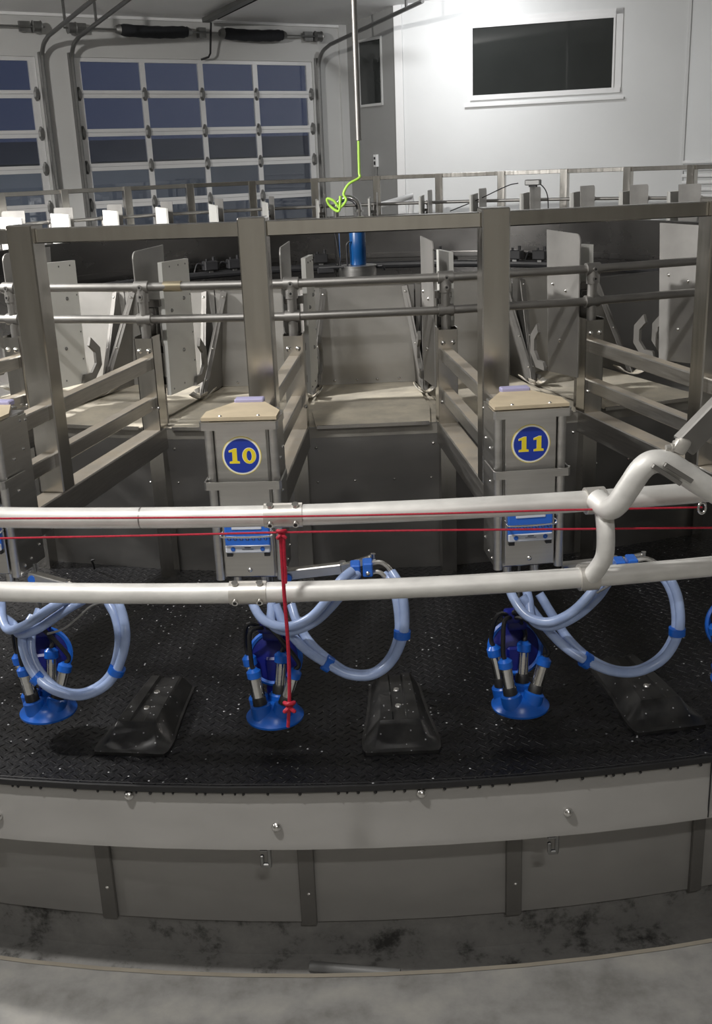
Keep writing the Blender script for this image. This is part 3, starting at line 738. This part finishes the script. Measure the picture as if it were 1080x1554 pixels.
hose_arm(1, 'hose arm and twin pale blue hose loops right of cabinet 11', [(852, 862), (932, 854), (976, 845)], (948, 858),
         [(768, 880, 6.60, 26, -4), (780, 910, 6.68, 22, 0), (800, 935, 6.74, 8, 6), (832, 944, 6.78, 4, 7), (866, 930, 6.80, 8, 5), (894, 903, 6.80, 12, 4), (912, 878, 6.78, 12, 4), (934, 862, 6.74, 8, 4)],
         [(792, 905, 6.66, 26, -4), (822, 945, 6.70, 18, -8), (855, 980, 6.74, 8, -9), (890, 1003, 6.78, 4, -4), (930, 1019, 6.80, 1, -3), (970, 1019, 6.80, -1, -3), (1008, 998, 6.80, -4, -3), (1030, 958, 6.80, -6, 0), (1030, 915, 6.78, -7, -1), (1020, 885, 6.75, -8, 0), (1006, 866, 6.72, -9, 3)],
         [(889, 1002, 6.77, 20, 12), (1027, 958, 6.79, 1, -20)],
         [[(960, 852, 6.70), (980, 848, 6.71), (996, 855, 6.72), (1008, 866, 6.73)], [(962, 862, 6.70), (980, 862, 6.71), (996, 868, 6.72)]])
hose_arm(-1, 'hose arm and twin pale blue hose loops at the left edge', [(46, 874), (104, 890), (150, 898)], (130, 903),
         [(2, 915, 6.60, -22, 6), (4, 940, 6.68, 14, 6), (14, 956, 6.74, 16, 6), (40, 948, 6.80, 14, 8), (66, 930, 6.80, 16, 8), (90, 915, 6.80, 16, 7), (116, 905, 6.74, 10, 6)],
         [(50, 935, 6.66, 10, -10), (34, 965, 6.72, 14, -4), (40, 1000, 6.76, 9, -4), (58, 1030, 6.78, 6, -6), (88, 1050, 6.80, 1, -4), (124, 1056, 6.80, -2, -4), (158, 1042, 6.80, -5, -3), (178, 1016, 6.80, -6, -1), (190, 975, 6.80, -9, 0), (188, 940, 6.77, -12, -2), (178, 910, 6.74, -14, 4)],
         [(57, 1029, 6.77, 16, 14), (177, 1017, 6.79, 8, -18)],
         [[(146, 905, 6.70), (160, 910, 6.72), (168, 922, 6.73)]])
# loose grey wires near the clusters
for P, lab in (([(72, 962), (95, 955), (115, 940), (135, 922), (150, 915)], 'thin grey wire crossing behind the left hose loop'), ([(905, 900), (925, 888), (950, 870), (965, 862)], 'thin grey wire beside the hose below cabinet 11')):
    mb = MB(); mb.tube(smooth_path([on_ring(x, y, 6.84) for x, y in P], 5), .0038, 6); tag(mb.build('wire', M['track']), lab, 'wire')

# ---------------- moulded rubber blocks on the deck
def make_hump(label):
    o = thing('rubber_block', label, 'rubber block')
    mb = MB(); rows = []
    #        r offset (outwards), half width at base, plateau half width, height
    secs = [(.280, .124, .090, .000), (.279, .128, .095, .012), (.258, .138, .10, .014), (.225, .140, .088, .040), (.17, .139, .076, .082), (.10, .130, .074, .086), (0, .118, .070, .086), (-.12, .108, .066, .084), (-.21, .102, .062, .08), (-.25, .098, .06, .05), (-.268, .096, .058, .0)]
    for dr, wb, wp, h in secs:
        g = .012 if -.22 < dr < .12 else 0
        e = min(h, .012)
        prof = [(-wb-.006, 0), (-wb-.004, e), (-wb+.006, e), (-wp-.004, h*.93), (-wp+.004, h), (-.028, h), (-.022, h-g), (.022, h-g), (.028, h), (wp-.004, h), (wp+.004, h*.93), (wb-.006, e), (wb+.004, e), (wb+.006, 0)]
        rows.append([(x, -dr, max(z, 0)) for x, z in prof])
    mb.grid(rows); mb.build('block', M['hump'], o, smooth=28)
    for dr in (.05, -.08): mb = MB(); mb.lathe([(.001, .004), (.011, .004), (.014, 0)], (0, -dr, .074), 14); mb.build('bolt', M['bolt'], o)
    return o
hl = {-.5: 'black rubber block on the deck below left, between the left and middle clusters', .5: 'black rubber block on the deck in the middle, between clusters 10 and 11', 1.5: 'black rubber block on the deck at the right behind the hose loop'}
first = True
for k, lab in hl.items():
    o = h0 = make_hump(lab) if first else copy_tree(hsrc)
    if first: hsrc = o
    first = False
    place(o, 6.44, k+.02, DECK); o['label'] = lab; o['group'] = 'rubber blocks on the deck'
mb = MB(); mb.tube(smooth_path([on_level(143, 863, .85), on_level(141, 855, .90), on_level(139, 851, .93), on_level(143, 850, .935)], 4), .006, 6)
tag(mb.build('wire_hook', M['black']), 'small black wire hook sticking up by the left front panel', 'hook')

# ================================================================== RUMP RAILS around the outside
RR = 7.04
rail = thing('rump_rail', 'two pale galvanised pipes curving round the front of the platform', 'pipe rail')
ZU, ZL = 1.863, 1.612
for nm, z in (('upper_pipe', ZU), ('lower_pipe', ZL)):
    mb = MB(); mb.tube([pol(RR, -.55+i*1.1/72, z) for i in range(73)], .0325, 20); mb.build(nm, M['galv'], rail)
for px, z, py in (((401, 459), ZU, 780), ((349, 405), ZL, 899)):
    a0, a1 = angk(px[0], py, RR)[0], angk(px[1], py, RR)[0]
    mb = MB(); mb.tube([pol(RR, a0+(a1-a0)*i/4, z) for i in range(5)], .0365, 20)
    mb.tube([pol(RR, a0+(a1-a0)*i/4, z+.036) for i in range(5)], .004, 6)
    sl = mb.build('coupling_sleeve', M['galvj'], rail)
    for t in (.17, .83):
        a = a0+(a1-a0)*t
        d = Vector((sin(a), -cos(a), 0))
        for q in (Vector((0, 0, 1))*.85+d*.35, d*.9-Vector((0, 0, .42))):
            q = q.normalized(); c = pol(RR, a, z)+q*.036
            mb = MB(); mb.cyl(c, c+q*.009, .0105, 12); mb.build('bolt', M['bolt'], sl)
        mb = MB(); q = (d*.9-Vector((0, 0, .42))).normalized(); c = pol(RR, a, z)+q*.0455; mb.cyl(c, c+q*.0006, .006, 8); mb.build('bolt_socket', M['dark'], sl)
a = angk(214, 784, RR)[0]
mb = MB(); mb.tube([pol(RR, a-.0003, ZU), pol(RR, a+.0003, ZU)], .0329, 20); mb.build('pipe_joint', M['tube'], rail)
for a in (-.54, .54):
    mb = MB(); mb.cyl(pol(RR, a, 0), pol(RR, a, ZU), .0325, 16); mb.build('support_post', M['galv'], rail)
# bent bypass pipe clamped to both rails at the right
byp = thing('bypass_pipe', 'bent galvanised pipe clamped to the rails in front of cabinet 11', 'pipe', on_ring(908, 868, RR))
bo = byp.location.copy()
def R7(x, y, r): return on_ring(x, y, r)-bo
mb = MB(); mb.tube(smooth_path([R7(897, 874, 7.06), R7(907, 862, 7.09), R7(917, 843, 7.115), R7(919, 815, 7.12), R7(917, 785, 7.10), R7(914, 768, 7.07)], 8), .0275, 18); mb.build('lower_bend', M['galv'], byp)
mb = MB(); mb.tube(smooth_path([R7(905, 758, 7.07), R7(922, 771, 7.13), R7(936, 765, 7.17), R7(955, 738, 7.19), R7(973, 712, 7.20), R7(990, 701, 7.20), R7(1012, 702, 7.20), R7(1035, 716, 7.20), R7(1060, 733, 7.20), R7(1085, 747, 7.20), R7(1130, 772, 7.20), R7(1260, 830, 7.20)], 8), .0345, 20); mb.build('upper_bend', M['galv'], byp)
mb = MB(); mb.cyl(R7(1258, 829, 7.20), R7(1258, 829, 7.20)-Vector((0, 0, bo.z+R7(1258, 829, 7.20).z)), .0325, 16); mb.build('support_post', M['galv'], byp)
for (x, y, z) in ((902, 757, ZU), (892, 870, ZL)):
    a = angk(x, y, RR)[0]; w = .0042
    mb = MB(); mb.tube([pol(RR, a-w, z)-bo, pol(RR, a+w, z)-bo], .042, 22); c = mb.build('clamp_collar', M['galvj'], byp)
    d = Vector((sin(a), -cos(a), 0)); q = (Vector((0, 0, 1))*.8+d*.6).normalized()
    mb = MB(); p = pol(RR, a+.001, z)-bo+q*.041; mb.cyl(p, p+q*.007, .008, 10); mb.build('grub_screw', M['dark'], c)
for (x0, y0, x1, y1) in ((989, 706, 1032, 734), (1007, 704, 1049, 730)):
    p0, p1 = R7(x0, y0, 7.235), R7(x1, y1, 7.235)
    mb = MB(); mb.bar(p0, p1, .018, .014, bev=.002); mb.build('guide_channel', M['tube'], byp)
mb = MB(); c = R7(1065, 771, 7.20); mb.tube([c+Vector((.011*cos(t), 0, .017*sin(t))) for t in [2*pi*i/16 for i in range(16)]], .004, 8, closed=True); mb.build('cord_eye', M['chrome'], byp)
mb = MB(); c0 = R7(1022, 700, 7.20); mb.box(R7(1024, 685, 7.19), (.012, .03, .06), .003); mb.box(R7(1033, 676, 7.20), (.045, .035, .05), .012, Matrix.Rotation(.5, 3, 'Y'), 2); mb.cyl(R7(1010, 679, 7.20), R7(1030, 678, 7.20), .008, 10); mb.cyl(R7(1018, 679, 7.2), R7(1022, 679, 7.2), .013, 6); mb.build('hinge_bracket', M['galvj'], byp)
# gate arm on the bracket
A, B = on_ring(1036, 677, 7.19), on_ring(1150, 560, 7.19)
mb = MB(); mb.bar(A, B, .034, .078, (-.7, -.3, 1), bev=.004); tag(mb.build('gate_arm', M['tube']), 'smudged square steel arm slanting up to the right edge from the bent pipe', 'gate arm')

# red cords
def cord(P, r, label, rad):
    mb = MB(); mb.tube(smooth_path([on_ring(x, y, r) for x, y in P], 12), rad, 8); return tag(mb.build('red_cord', M['red']), label, 'cord', 'red pull cords')
cord([(-60, 789), (0, 787), (215, 786), (430, 784), (640, 780), (860, 774), (1065, 770)], 7.105, 'upper taut red cord running along the upper pipe to an eye at the right', .0032)
cord([(-60, 819), (0, 817), (215, 813), (430, 808), (640, 805), (860, 803), (1080, 801), (1150, 801)], 7.10, 'lower taut red cord below the upper pipe', .0034)
rope = thing('pull_rope', 'hanging red braided rope knotted to the lower red cord', 'rope', on_ring(427, 808, 7.11))
ro = rope.location.copy()
def R8(x, y, r=7.115): return on_ring(x, y, r)-ro
mb = MB(); mb.tube(smooth_path([R8(425, 806), R8(428, 850), R8(431, 900), R8(435, 950), R8(438, 1000), R8(439, 1040), R8(439, 1072)], 6), .0058, 8); mb.build('strand', M['red'], rope)
mb = MB(); mb.tube(smooth_path([R8(430, 806), R8(431, 840), R8(433, 870), R8(433, 885)], 6), .0055, 8); mb.build('strand', M['red'], rope)
mb = MB(); mb.tube(smooth_path([R8(439, 1074), R8(438, 1085), R8(437, 1103)], 6), .0055, 8); mb.build('tail', M['red'], rope)
def knot(cx, cy, s, name):
    mb = MB(); c = R8(cx, cy)
    mb.tube([c+Vector((.012*s*sin(2*t), -.008*s*cos(3*t), .011*s*cos(t)*1.2)) for t in [2*pi*i/40 for i in range(40)]], .0055*s, 8, closed=True); mb.build(name, M['red'], rope)
knot(427, 811, 1.0, 'knot'); knot(439, 1073, 1.25, 'knot')

# ================================================================== HUB GLAND
hub = thing('rotary_gland', 'steel drum with blue cylinder and shiny bent pipe in the middle of the rotary', 'rotary gland', (.04, 0, 1.10))
hz = lambda z: z-1.10
mb = MB(); mb.lathe([(.165, 0), (.165, hz(1.965)), (.168, hz(1.968)), (.168, hz(1.98)), (.001, hz(1.985))], n=36); mb.build('drum', M['cabinet'], hub)
mb = MB(); mb.lathe([(.072, hz(1.985)), (.074, hz(1.99)), (.074, hz(2.09)), (.0755, hz(2.095)), (.0755, hz(2.2)), (.074, hz(2.205)), (.074, hz(2.29)), (.068, hz(2.3)), (.001, hz(2.302))], n=32); mb.build('blue_cylinder', M['glblue'], hub)
ux0, ux1 = -.18, .02
arcp = [((ux0+ux1)/2-.105*cos(t), .02, hz(2.475)+.105*sin(t)) for t in [pi*i/12 for i in range(13)]]
mb = MB(); mb.tube([(ux0-.005, .02, hz(1.3)), (ux0-.005, .02, hz(2.3))]+arcp+[(ux1+.005, .02, hz(2.42)), (ux1+.005, .02, hz(2.30))], .026, 16); mb.build('bent_pipe', M['chrome'], hub)
for z in (2.45, 2.40):
    mb = MB(); mb.cyl((ux1+.005, .02, hz(z)), (ux1+.005, .02, hz(z+.02)), .04, 16); mb.build('pipe_clamp', M['chrome'], hub)
mb = MB(); mb.tube(smooth_path([(-.24, .0, hz(2.42)), (-.21, -.02, hz(2.3)), (-.185, -.03, hz(2.15)), (-.165, -.03, hz(1.98))], 5), .007, 8); mb.build('small_tube', M['dark'], hub); mb = MB(); mb.tube(smooth_path([(-.07, -.06, hz(2.2)), (-.1, -.06, hz(2.17)), (-.1, -.06, hz(2.08)), (-.1, -.06, hz(1.98))], 5), .009, 8); mb.build('small_tube', M['dark'], hub)
mb = MB(); mb.tube([(-.36, -.05, hz(1.97)), (-.20, -.08, hz(1.975)), (-.1, -.1, hz(1.975))], .012, 8); mb.box((-.3, -.02, hz(1.945)), (.16, .12, .05), .01); mb.build('valve', M['dark'], hub); mb = MB(); mb.tube([(.15, -.02, hz(1.96)), (.22, -.04, hz(1.97)), (.24, -.02, hz(1.93))], .012, 8); mb.build('valve', M['dark'], hub)
cb = Vector((.083, 0, 3.07))
mb = MB(); mb.cyl((.083, 0, 3.07), (.083, 0, ceil_z(.083, 0)), .026, 16); tag(mb.build('drop_conduit', M['tube']), 'grey conduit pipe hanging from the ceiling above the middle of the rotary', 'conduit')
mb = MB(); P = [(.083, 0, 3.10), (.080, 0, 2.95), (.078, 0, 2.80), (.075, -.01, 2.75), (-.02, -.03, 2.70), (-.07, -.03, 2.62), (-.05, -.04, 2.56), (-.11, -.05, 2.50), (-.16, -.05, 2.56), (-.22, -.04, 2.58), (-.2, -.03, 2.52), (-.12, -.05, 2.47), (-.1, -.05, 2.6)]
mb.tube(smooth_path(P, 6), .012, 8); tag(mb.build('lime_hose', M['green']), 'lime green hose dangling from the conduit and looped on the shiny bent pipe', 'hose')
# dark boxes on the hub pipe
for i, (x, y) in enumerate(((355, 402), (318, 396), (487, 402), (662, 395), (782, 388), (820, 397), (88, 402))):
    p = on_ring(x, y, 3.55, True); a = atan2(p.x, -p.y)
    o = thing('pulsator_box', 'small black box on the pipe along the dark hub wall, %s from the left' % ['third', 'second', 'fourth', 'fifth', 'sixth', 'seventh', 'first'][i], 'box', pol(3.55, a, 1.70), a, 'black boxes inside the hub')
    mb = MB(); mb.box((0, 0, .07), (.17, .12, .11), .01); mb.build('body', M['dark'], o)
    mb = MB(); mb.cyl((-.05, 0, .12), (-.05, 0, .17), .018, 10); mb.build('spigot', M['dark'], o); mb = MB(); mb.cyl((.04, 0, .12), (.04, 0, .15), .014, 10); mb.build('spigot', M['dark'], o); mb = MB(); mb.tube(smooth_path([(.08, 0, .08), (.16, 0, .1), (.2, 0, .02), (.22, 0, -.05)], 4), .009, 8); mb.build('tube', M['dark'], o)
    mb = MB(); mb.box((0, 0, -.02), (.06, .07, .07), .004); mb.build('bracket', M['track'], o)

# sensor box with cables on one far gate
p = pol(4.62, PH+18*TH, 2.508); sb = thing('sensor_box', 'small grey sensor box with cables on top of a far head gate', 'sensor', p, PH+18*TH)
mb = MB(); mb.box((-.05, 0, .055), (.20, .08, .07), .01); mb.build('box', M['track'], sb)
mb = MB(); mb.box((-.05, 0, .012), (.10, .05, .026), .003); mb.build('foot', M['dark'], sb)
for P in ([(-.15, 0, .05), (-.3, 0, .02), (-.7, 0, -.14), (-1.1, 0, -.28)], [(.05, 0, .05), (.16, 0, .02), (.24, 0, -.1), (.26, 0, -.34)]):
    mb = MB(); mb.tube(smooth_path([(-x, y, z) for x, y, z in P], 6), .007, 6); mb.build('cable', M['dark'], sb)
# white handrail beyond the rotary
A, B = on_ring(575, 312, 7.4, True), on_ring(627, 297, 7.4, True)
mb = MB(); mb.tube([A, B, B+Vector((-.03, 0, -.08)), Vector((B.x-.25, B.y, 0))], .045, 12); mb.cyl(A, Vector((A.x, A.y, 0)), .04, 12)
tag(mb.build('white_handrail', M['trim']), 'white pipe handrail standing on the floor beyond the rotary', 'handrail')

# ================================================================== DOORS, WINDOWS AND CEILING GEAR
def glass_door(idx, s0, s1, cols, label):
    z0, z1 = 0.0, DTOP; n = 8
    fr = MB(); panes = []
    def bar(a0, a1, b0, b1, d=.05):
        A = [dw(a0, b0, -.02), dw(a1, b0, -.02), dw(a1, b1, -.02), dw(a0, b1, -.02)]; fr.hull(A, [p-DN*d for p in A])
    tops = [4.545, 4.032, 3.478, 2.976, 2.418, 1.87, 1.33, .78, 0]
    for r in range(n):
        zt, zb = tops[r], tops[r+1]
        bar(s0, s1, zt-.058, zt-.002); bar(s0, s1, zb+.002, zb+.052)
        bar(s0, s0+.105, zb+.052, zt-.058); bar(s1-.105, s1, zb+.052, zt-.058)
        for c in range(1, cols):
            x = s0+.105+(s1-s0-.21)*c/cols; bar(x-.042, x+.042, zb+.052, zt-.058)
        for c in range(cols):
            w = (s1-s0-.21)/cols; a = s0+.105+w*c+(.042 if c else 0); b = s0+.105+w*(c+1)-(.042 if c < cols-1 else 0)
            panes.append((a, b, zb+.052, zt-.058))
    o = structure(fr.build('door_%d' % idx, M['alu'], smooth=0))
    for a, b, c, d in panes:
        mb = MB(); A = [dw(a, c, -.044), dw(b, c, -.044), dw(b, d, -.044), dw(a, d, -.044)]; mb.hull(A, [p-DN*.006 for p in A]); mb.build('pane', M['glass'], o, smooth=0)
    for r in range(1, 5):
        for c in range(cols+1):
            x = s0+.105+(s1-s0-.21)*c/cols+(.0 if 0 < c < cols else (-.07 if c == 0 else .07))
            mb = MB(); P = dw(x, tops[r], 0)
            hw = .045
            poly = [(-hw, -.05), (-.018, -.10), (.018, -.10), (hw, -.05), (hw, .03), (.015, .10), (-.015, .10), (-hw, .03)]
            mb.hull([P+DT*u+Vector((0, 0, v))-DN*.02 for u, v in poly], [P+DT*u*.6+Vector((0, 0, v*.7))+DN*.03 for u, v in poly]); mb.build('hinge', M['track'], o, smooth=0)
    return o
glass_door(1, D1[0]+.005, D1[1]-.005, 4, ''); glass_door(2, D2[0]+.005, D2[1]-.005, 4, '')
def track(s, label, length=3.0, zt=4.74):
    rise = .13
    P = [dw(s, 0, .10), dw(s, 1.5, .10), dw(s, 3.0, .10), dw(s, 4.42, .10)]+[dw(s, 4.42+(zt-4.42)*sin(t), .10+.35*(1-cos(t))) for t in [pi/2*i/8 for i in range(1, 8)]]+[dw(s, zt+.03, .5), dw(s, zt+.03+rise*(length-.5), length)]
    o = thing('door_track', label, 'door track', dw(s, 0, .1), 0, 'door tracks'); b0 = o.location.copy()
    mb = MB(); mb.tube([p-b0 for p in P], .032, 8); mb.build('rail', M['track'], o)
    mb = MB(); mb.bar(dw(s, 0, .04)-b0, dw(s, 4.6, .04)-b0, .05, .08, DN); mb.build('angle_iron', M['track'], o)
    for i in (1.2, 2.6):
        a = dw(s, zt+.03+rise*(i-.5), i); mb = MB(); mb.bar(a-b0, Vector((a.x, a.y, ceil_z(a.x, a.y)))-b0, .03, .03, DN); mb.build('hanger', M['track'], o)
track(D1[0]-.06, 'galvanised door track left of the large glass door'); track(D1[1]+.06, 'galvanised door track right of the large glass door'); track(D2[1]+.06, 'galvanised door track right of the partly seen left glass door')
def shaft(s0, s1, covers, label):
    o = thing('torsion_shaft', label, 'door spring', dw((s0+s1)/2, 4.925, .16), 0, 'door spring shafts'); b0 = o.location.copy()
    mb = MB(); mb.cyl(dw(s0, 4.925, .16)-b0, dw(s1, 4.925, .16)-b0, .014, 10); mb.build('shaft', M['track'], o)
    for s in (s0+.12, s1-.12):
        mb = MB(); mb.tube([dw(s-.06, 4.925, .16)-b0, dw(s-.05, 4.925, .16)-b0, dw(s+.05, 4.925, .16)-b0, dw(s+.06, 4.925, .16)-b0], [.085, .075, .075, .085], 18); mb.build('cable_drum', M['track'], o)
        mb = MB(); mb.bar(dw(s+(.16 if s > (s0+s1)/2 else -.16)*-1, 4.86, .1)-b0, dw(s+(.16 if s > (s0+s1)/2 else -.16)*-1, 5.0, .1)-b0, .06, .16, DT); mb.build('bearing_plate', M['track'], o)
    for a, b2, sag in covers:
        pts = [dw(a+(b2-a)*t, 4.925-sag*sin(pi*t), .16)-b0 for t in [i/14 for i in range(15)]]
        mb = MB(); mb.tube(pts, [.062]+[.088+.004*sin(i*2.1) for i in range(13)]+[.062], 16); mb.build('spring_cover', M['fabric'], o)
        mb = MB(); mb.tube([pts[0]-DT*.05, pts[0]+DT*.02], [.05, .08], 12); mb.build('spring_cone', M['track'], o); mb = MB(); mb.tube([pts[-1]-DT*.02, pts[-1]+DT*.05], [.08, .05], 12); mb.build('spring_cone', M['track'], o)
    mb = MB(); mb.bar(dw((s0+s1)/2, 4.85, .1)-b0, dw((s0+s1)/2, 5.0, .1)-b0, .1, .12, DT); mb.build('centre_bracket', M['track'], o)
shaft(-2.05, 2.47, [(-1.2, -.05, .02), (.55, 1.67, .02)], 'door spring shaft with two black sleeves above the large glass door')
shaft(-6.8, -2.33, [(-5.7, -4.7, .02), (-4.3, -3.3, .02)], 'door spring shaft above the partly seen left glass door')
op = thing('door_opener_rail', 'grey opener rail along the ceiling in front of the large glass door', 'door opener', dw(.21, 5.06, .4)); b0 = op.location.copy()
def od(s, i, dz=0): return dw(s, 5.06+.09*i+dz, i)-b0
mb = MB(); mb.bar(od(.21, .28), od(.21, 5.2), .13, .07, bev=.004); mb.build('rail', M['track'], op)
mb = MB(); mb.tube([od(.31, .5, -.02), od(.34, 3, -.02), od(.34, 5, -.02)], .012, 8); mb.build('cable', M['black'], op)
mb = MB(); mb.tube([dw(.30, 5.06, .28)-b0, dw(.30, 4.62, .18)-b0, dw(.28, 4.57, .15)-b0, dw(.19, 4.54, .06)-b0], .016, 8); mb.build('arm_cord', M['black'], op)
# recess wall window and switch
HD = (WE-WC).normalized(); HN = Vector((HD.y, -HD.x, 0))
if HN.dot(CAM-WC) < 0: HN = -HN
def hw(s, z, i=0): return WC+HD*s+HN*i+Vector((0, 0, z))
def rect(f, a, b, c, d, i0, i1, mb):
    A = [f(a, c, i0), f(b, c, i0), f(b, d, i0), f(a, d, i0)]; mb.hull(A, [f(a, c, i1), f(b, c, i1), f(b, d, i1), f(a, d, i1)])
mb = MB()
for a, b, c, d in ((.38, 1.07, 3.79, 3.83), (.38, 1.07, 4.815, 4.855), (.38, .42, 3.83, 4.815), (1.04, 1.07, 3.83, 4.815)): rect(hw, a, b, c, d, -.01, .02, mb)
w2 = structure(mb.build('window_2', M['grey_white'], smooth=0)); mb = MB(); rect(hw, .42, 1.04, 3.83, 4.815, -.005, .004, mb); mb.build('pane', M['dark_glass'], w2, smooth=0)
sw = thing('wall_switch', 'small switch box with conduit on the grey recess wall', 'switch', hw(.84, 2.9, .03)); b0 = sw.location.copy()
mb = MB(); rect(lambda s, z, i: hw(s, z, i)-b0, .80, .88, 2.81, 3.01, .0, .05, mb); mb.build('box', M['trim'], sw, smooth=0)
mb = MB(); rect(lambda s, z, i: hw(s, z, i)-b0, .82, .86, 2.93, 2.97, .05, .06, mb); mb.build('button', M['dark'], sw, smooth=0); mb = MB(); rect(lambda s, z, i: hw(s, z, i)-b0, .82, .86, 2.84, 2.90, .05, .06, mb); mb.build('button', M['dark'], sw, smooth=0)
mb = MB(); mb.cyl(hw(.84, 1.2, .02)-b0, hw(.84, 2.82, .02)-b0, .015, 8); mb.build('conduit', M['track'], sw)
# observation window
def rw(s, z, i=0): return WE+RU*s+RN*i+Vector((0, 0, z))
mb = MB(); a, b, c, d = 1.292, 3.47, 3.845, 4.84
for q in ((a-.0, b+.0, d, d+.05), (a-.05, b+.13, c-.075, c), (a-.03, a, c, d+.05), (b, b+.03, c, d+.05)): rect(rw, *q, -.01, .035, mb)
for q in ((b+.03, b+.14, c-.07, d+.13), (a-.02, b+.14, d+.05, d+.13)): rect(rw, *q, -.01, .018, mb)
w1 = structure(mb.build('window_1', M['trim'], smooth=0))
mb = MB(); rect(rw, a, b, c, d, -.005, .006, mb); mb.build('pane', M['dark_glass'], w1, smooth=0)
mb = MB(); rect(rw, 1.154, 3.66, 3.672, 3.705, -.01, .045, mb); structure(mb.build('trim_6', M['trim'], smooth=0))
# corrugated low panelling on the far right wall
mb = MB()
for i in range(9): mb.bar(WR+nx*.05+Vector((-.05, -.02, 1.9+i*.1)), WR+nx*3+Vector((-.05, -.02, 1.9+i*.1)), .03, .05, bev=.01)
structure(mb.build('trim_7', M['trim'], smooth=20))
# outdoors beyond the glass doors: yard and an added block imitating the room's reflection
mb = MB(); A = [dw(-60, -.05, -.2), dw(60, -.05, -.2), dw(60, -.05, -90), dw(-60, -.05, -90)]; mb.hull(A, [p-Vector((0, 0, .2)) for p in A]); structure(mb.build('ground', plain('yard_gravel', (.20, .20, .21), .9, .2, .6), smooth=0))
mb = MB(); mb.hull([dw(-45, 0, -32), dw(60, 0, -32), dw(60, 3.4, -32), dw(-45, 3.4, -32)], [dw(-45, 0, -44), dw(60, 0, -44), dw(60, 3.4, -44), dw(-45, 3.4, -44)])
br = thing('reflection_block', 'added grey block beyond the glass doors standing in for the room reflected in them', 'reflection stand-in', dw(1, 0, -37)); b0 = br.location.copy()
bw = mb.build('reflection_block_side', plain('reflection_block_side', (.30, .31, .32), .8, .1, .5), br, smooth=0); bw.location = -b0
mb = MB(); mb.hull([dw(-45.5, 3.4, -31.5), dw(60.5, 3.4, -31.5), dw(60.5, 3.4, -44.5), dw(-45.5, 3.4, -44.5)], [dw(-45.5, 4.5, -37.9), dw(60.5, 4.5, -37.9), dw(60.5, 4.5, -38.1), dw(-45.5, 4.5, -38.1)])
bf = mb.build('reflection_block_top', plain('reflection_block_top', (.12, .12, .14), .7, .1, .5), br, smooth=0); bf.location = -b0

# ================================================================== LIGHT
def lamp(name, loc, size, power, aim=None, col=(1, .98, .94), spread=180):
    l = bpy.data.lights.new(name, 'AREA'); l.shape = 'RECTANGLE'; l.size, l.size_y = size; l.energy = power; l.color = col; l.spread = radians(spread)
    o = bpy.data.objects.new(name, l); COL.objects.link(o); o.location = loc
    d = (Vector(aim)-Vector(loc)) if aim else Vector((0, 0, -1))
    o.rotation_euler = d.to_track_quat('-Z', 'Y').to_euler(); return o
WARM = (1, .955, .88)
NEU = (1, .975, .94)
lamp('ceiling_or_fill_lamp', (-6.0, -4.5, 5.3), (.5, .2), 470, (-2.2, -.5, 1.5), NEU, 150)
lamp('ceiling_or_fill_lamp', (-5.5, -1.0, 5.4), (.5, .2), 60, (-3.9, 3.0, 2.0), NEU, 48)  # added fill, no known fixture; brightens the far left head gates
lamp('ceiling_or_fill_lamp', (1.29, 6.26, 5.45), (.5, .2), 61, (1.95, 8.3, 3.6), (.98, .99, 1), 140)
lamp('ceiling_or_fill_lamp', (-1.6, -8.5, 5.5), (.5, .2), 135, None, NEU)
lamp('ceiling_or_fill_lamp', (.6, -12.5, 5.6), (.5, .2), 100, None, NEU)
lamp('ceiling_or_fill_lamp', (-8.5, -9.5, 5.5), (.5, .2), 80, None, NEU)
lamp('ceiling_or_fill_lamp', (6.6, .2, 5.6), (.4, .2), 20, (3.7, 3.6, 2.2), NEU, 60)  # added narrow fill that lifts the far right head gates
lamp('yard_fill', tuple(dw(6, 7, -12)), (.6, .3), 900, tuple(dw(0, 0, -30)), (.9, .95, 1))  # added light without a known source, brightens the yard and grey block
w = bpy.data.worlds.new('dusk'); scene.world = w; w.use_nodes = True
bg = w.node_tree.nodes['Background']; bg.inputs[0].default_value = (.40, .50, .95, 1); bg.inputs[1].default_value = .075
vs = scene.view_settings; vs.view_transform = 'Standard'; vs.look = 'None'; vs.exposure = 0.2; vs.gamma = 1.0; vs.use_curve_mapping = False
scene.cycles.use_denoising = True
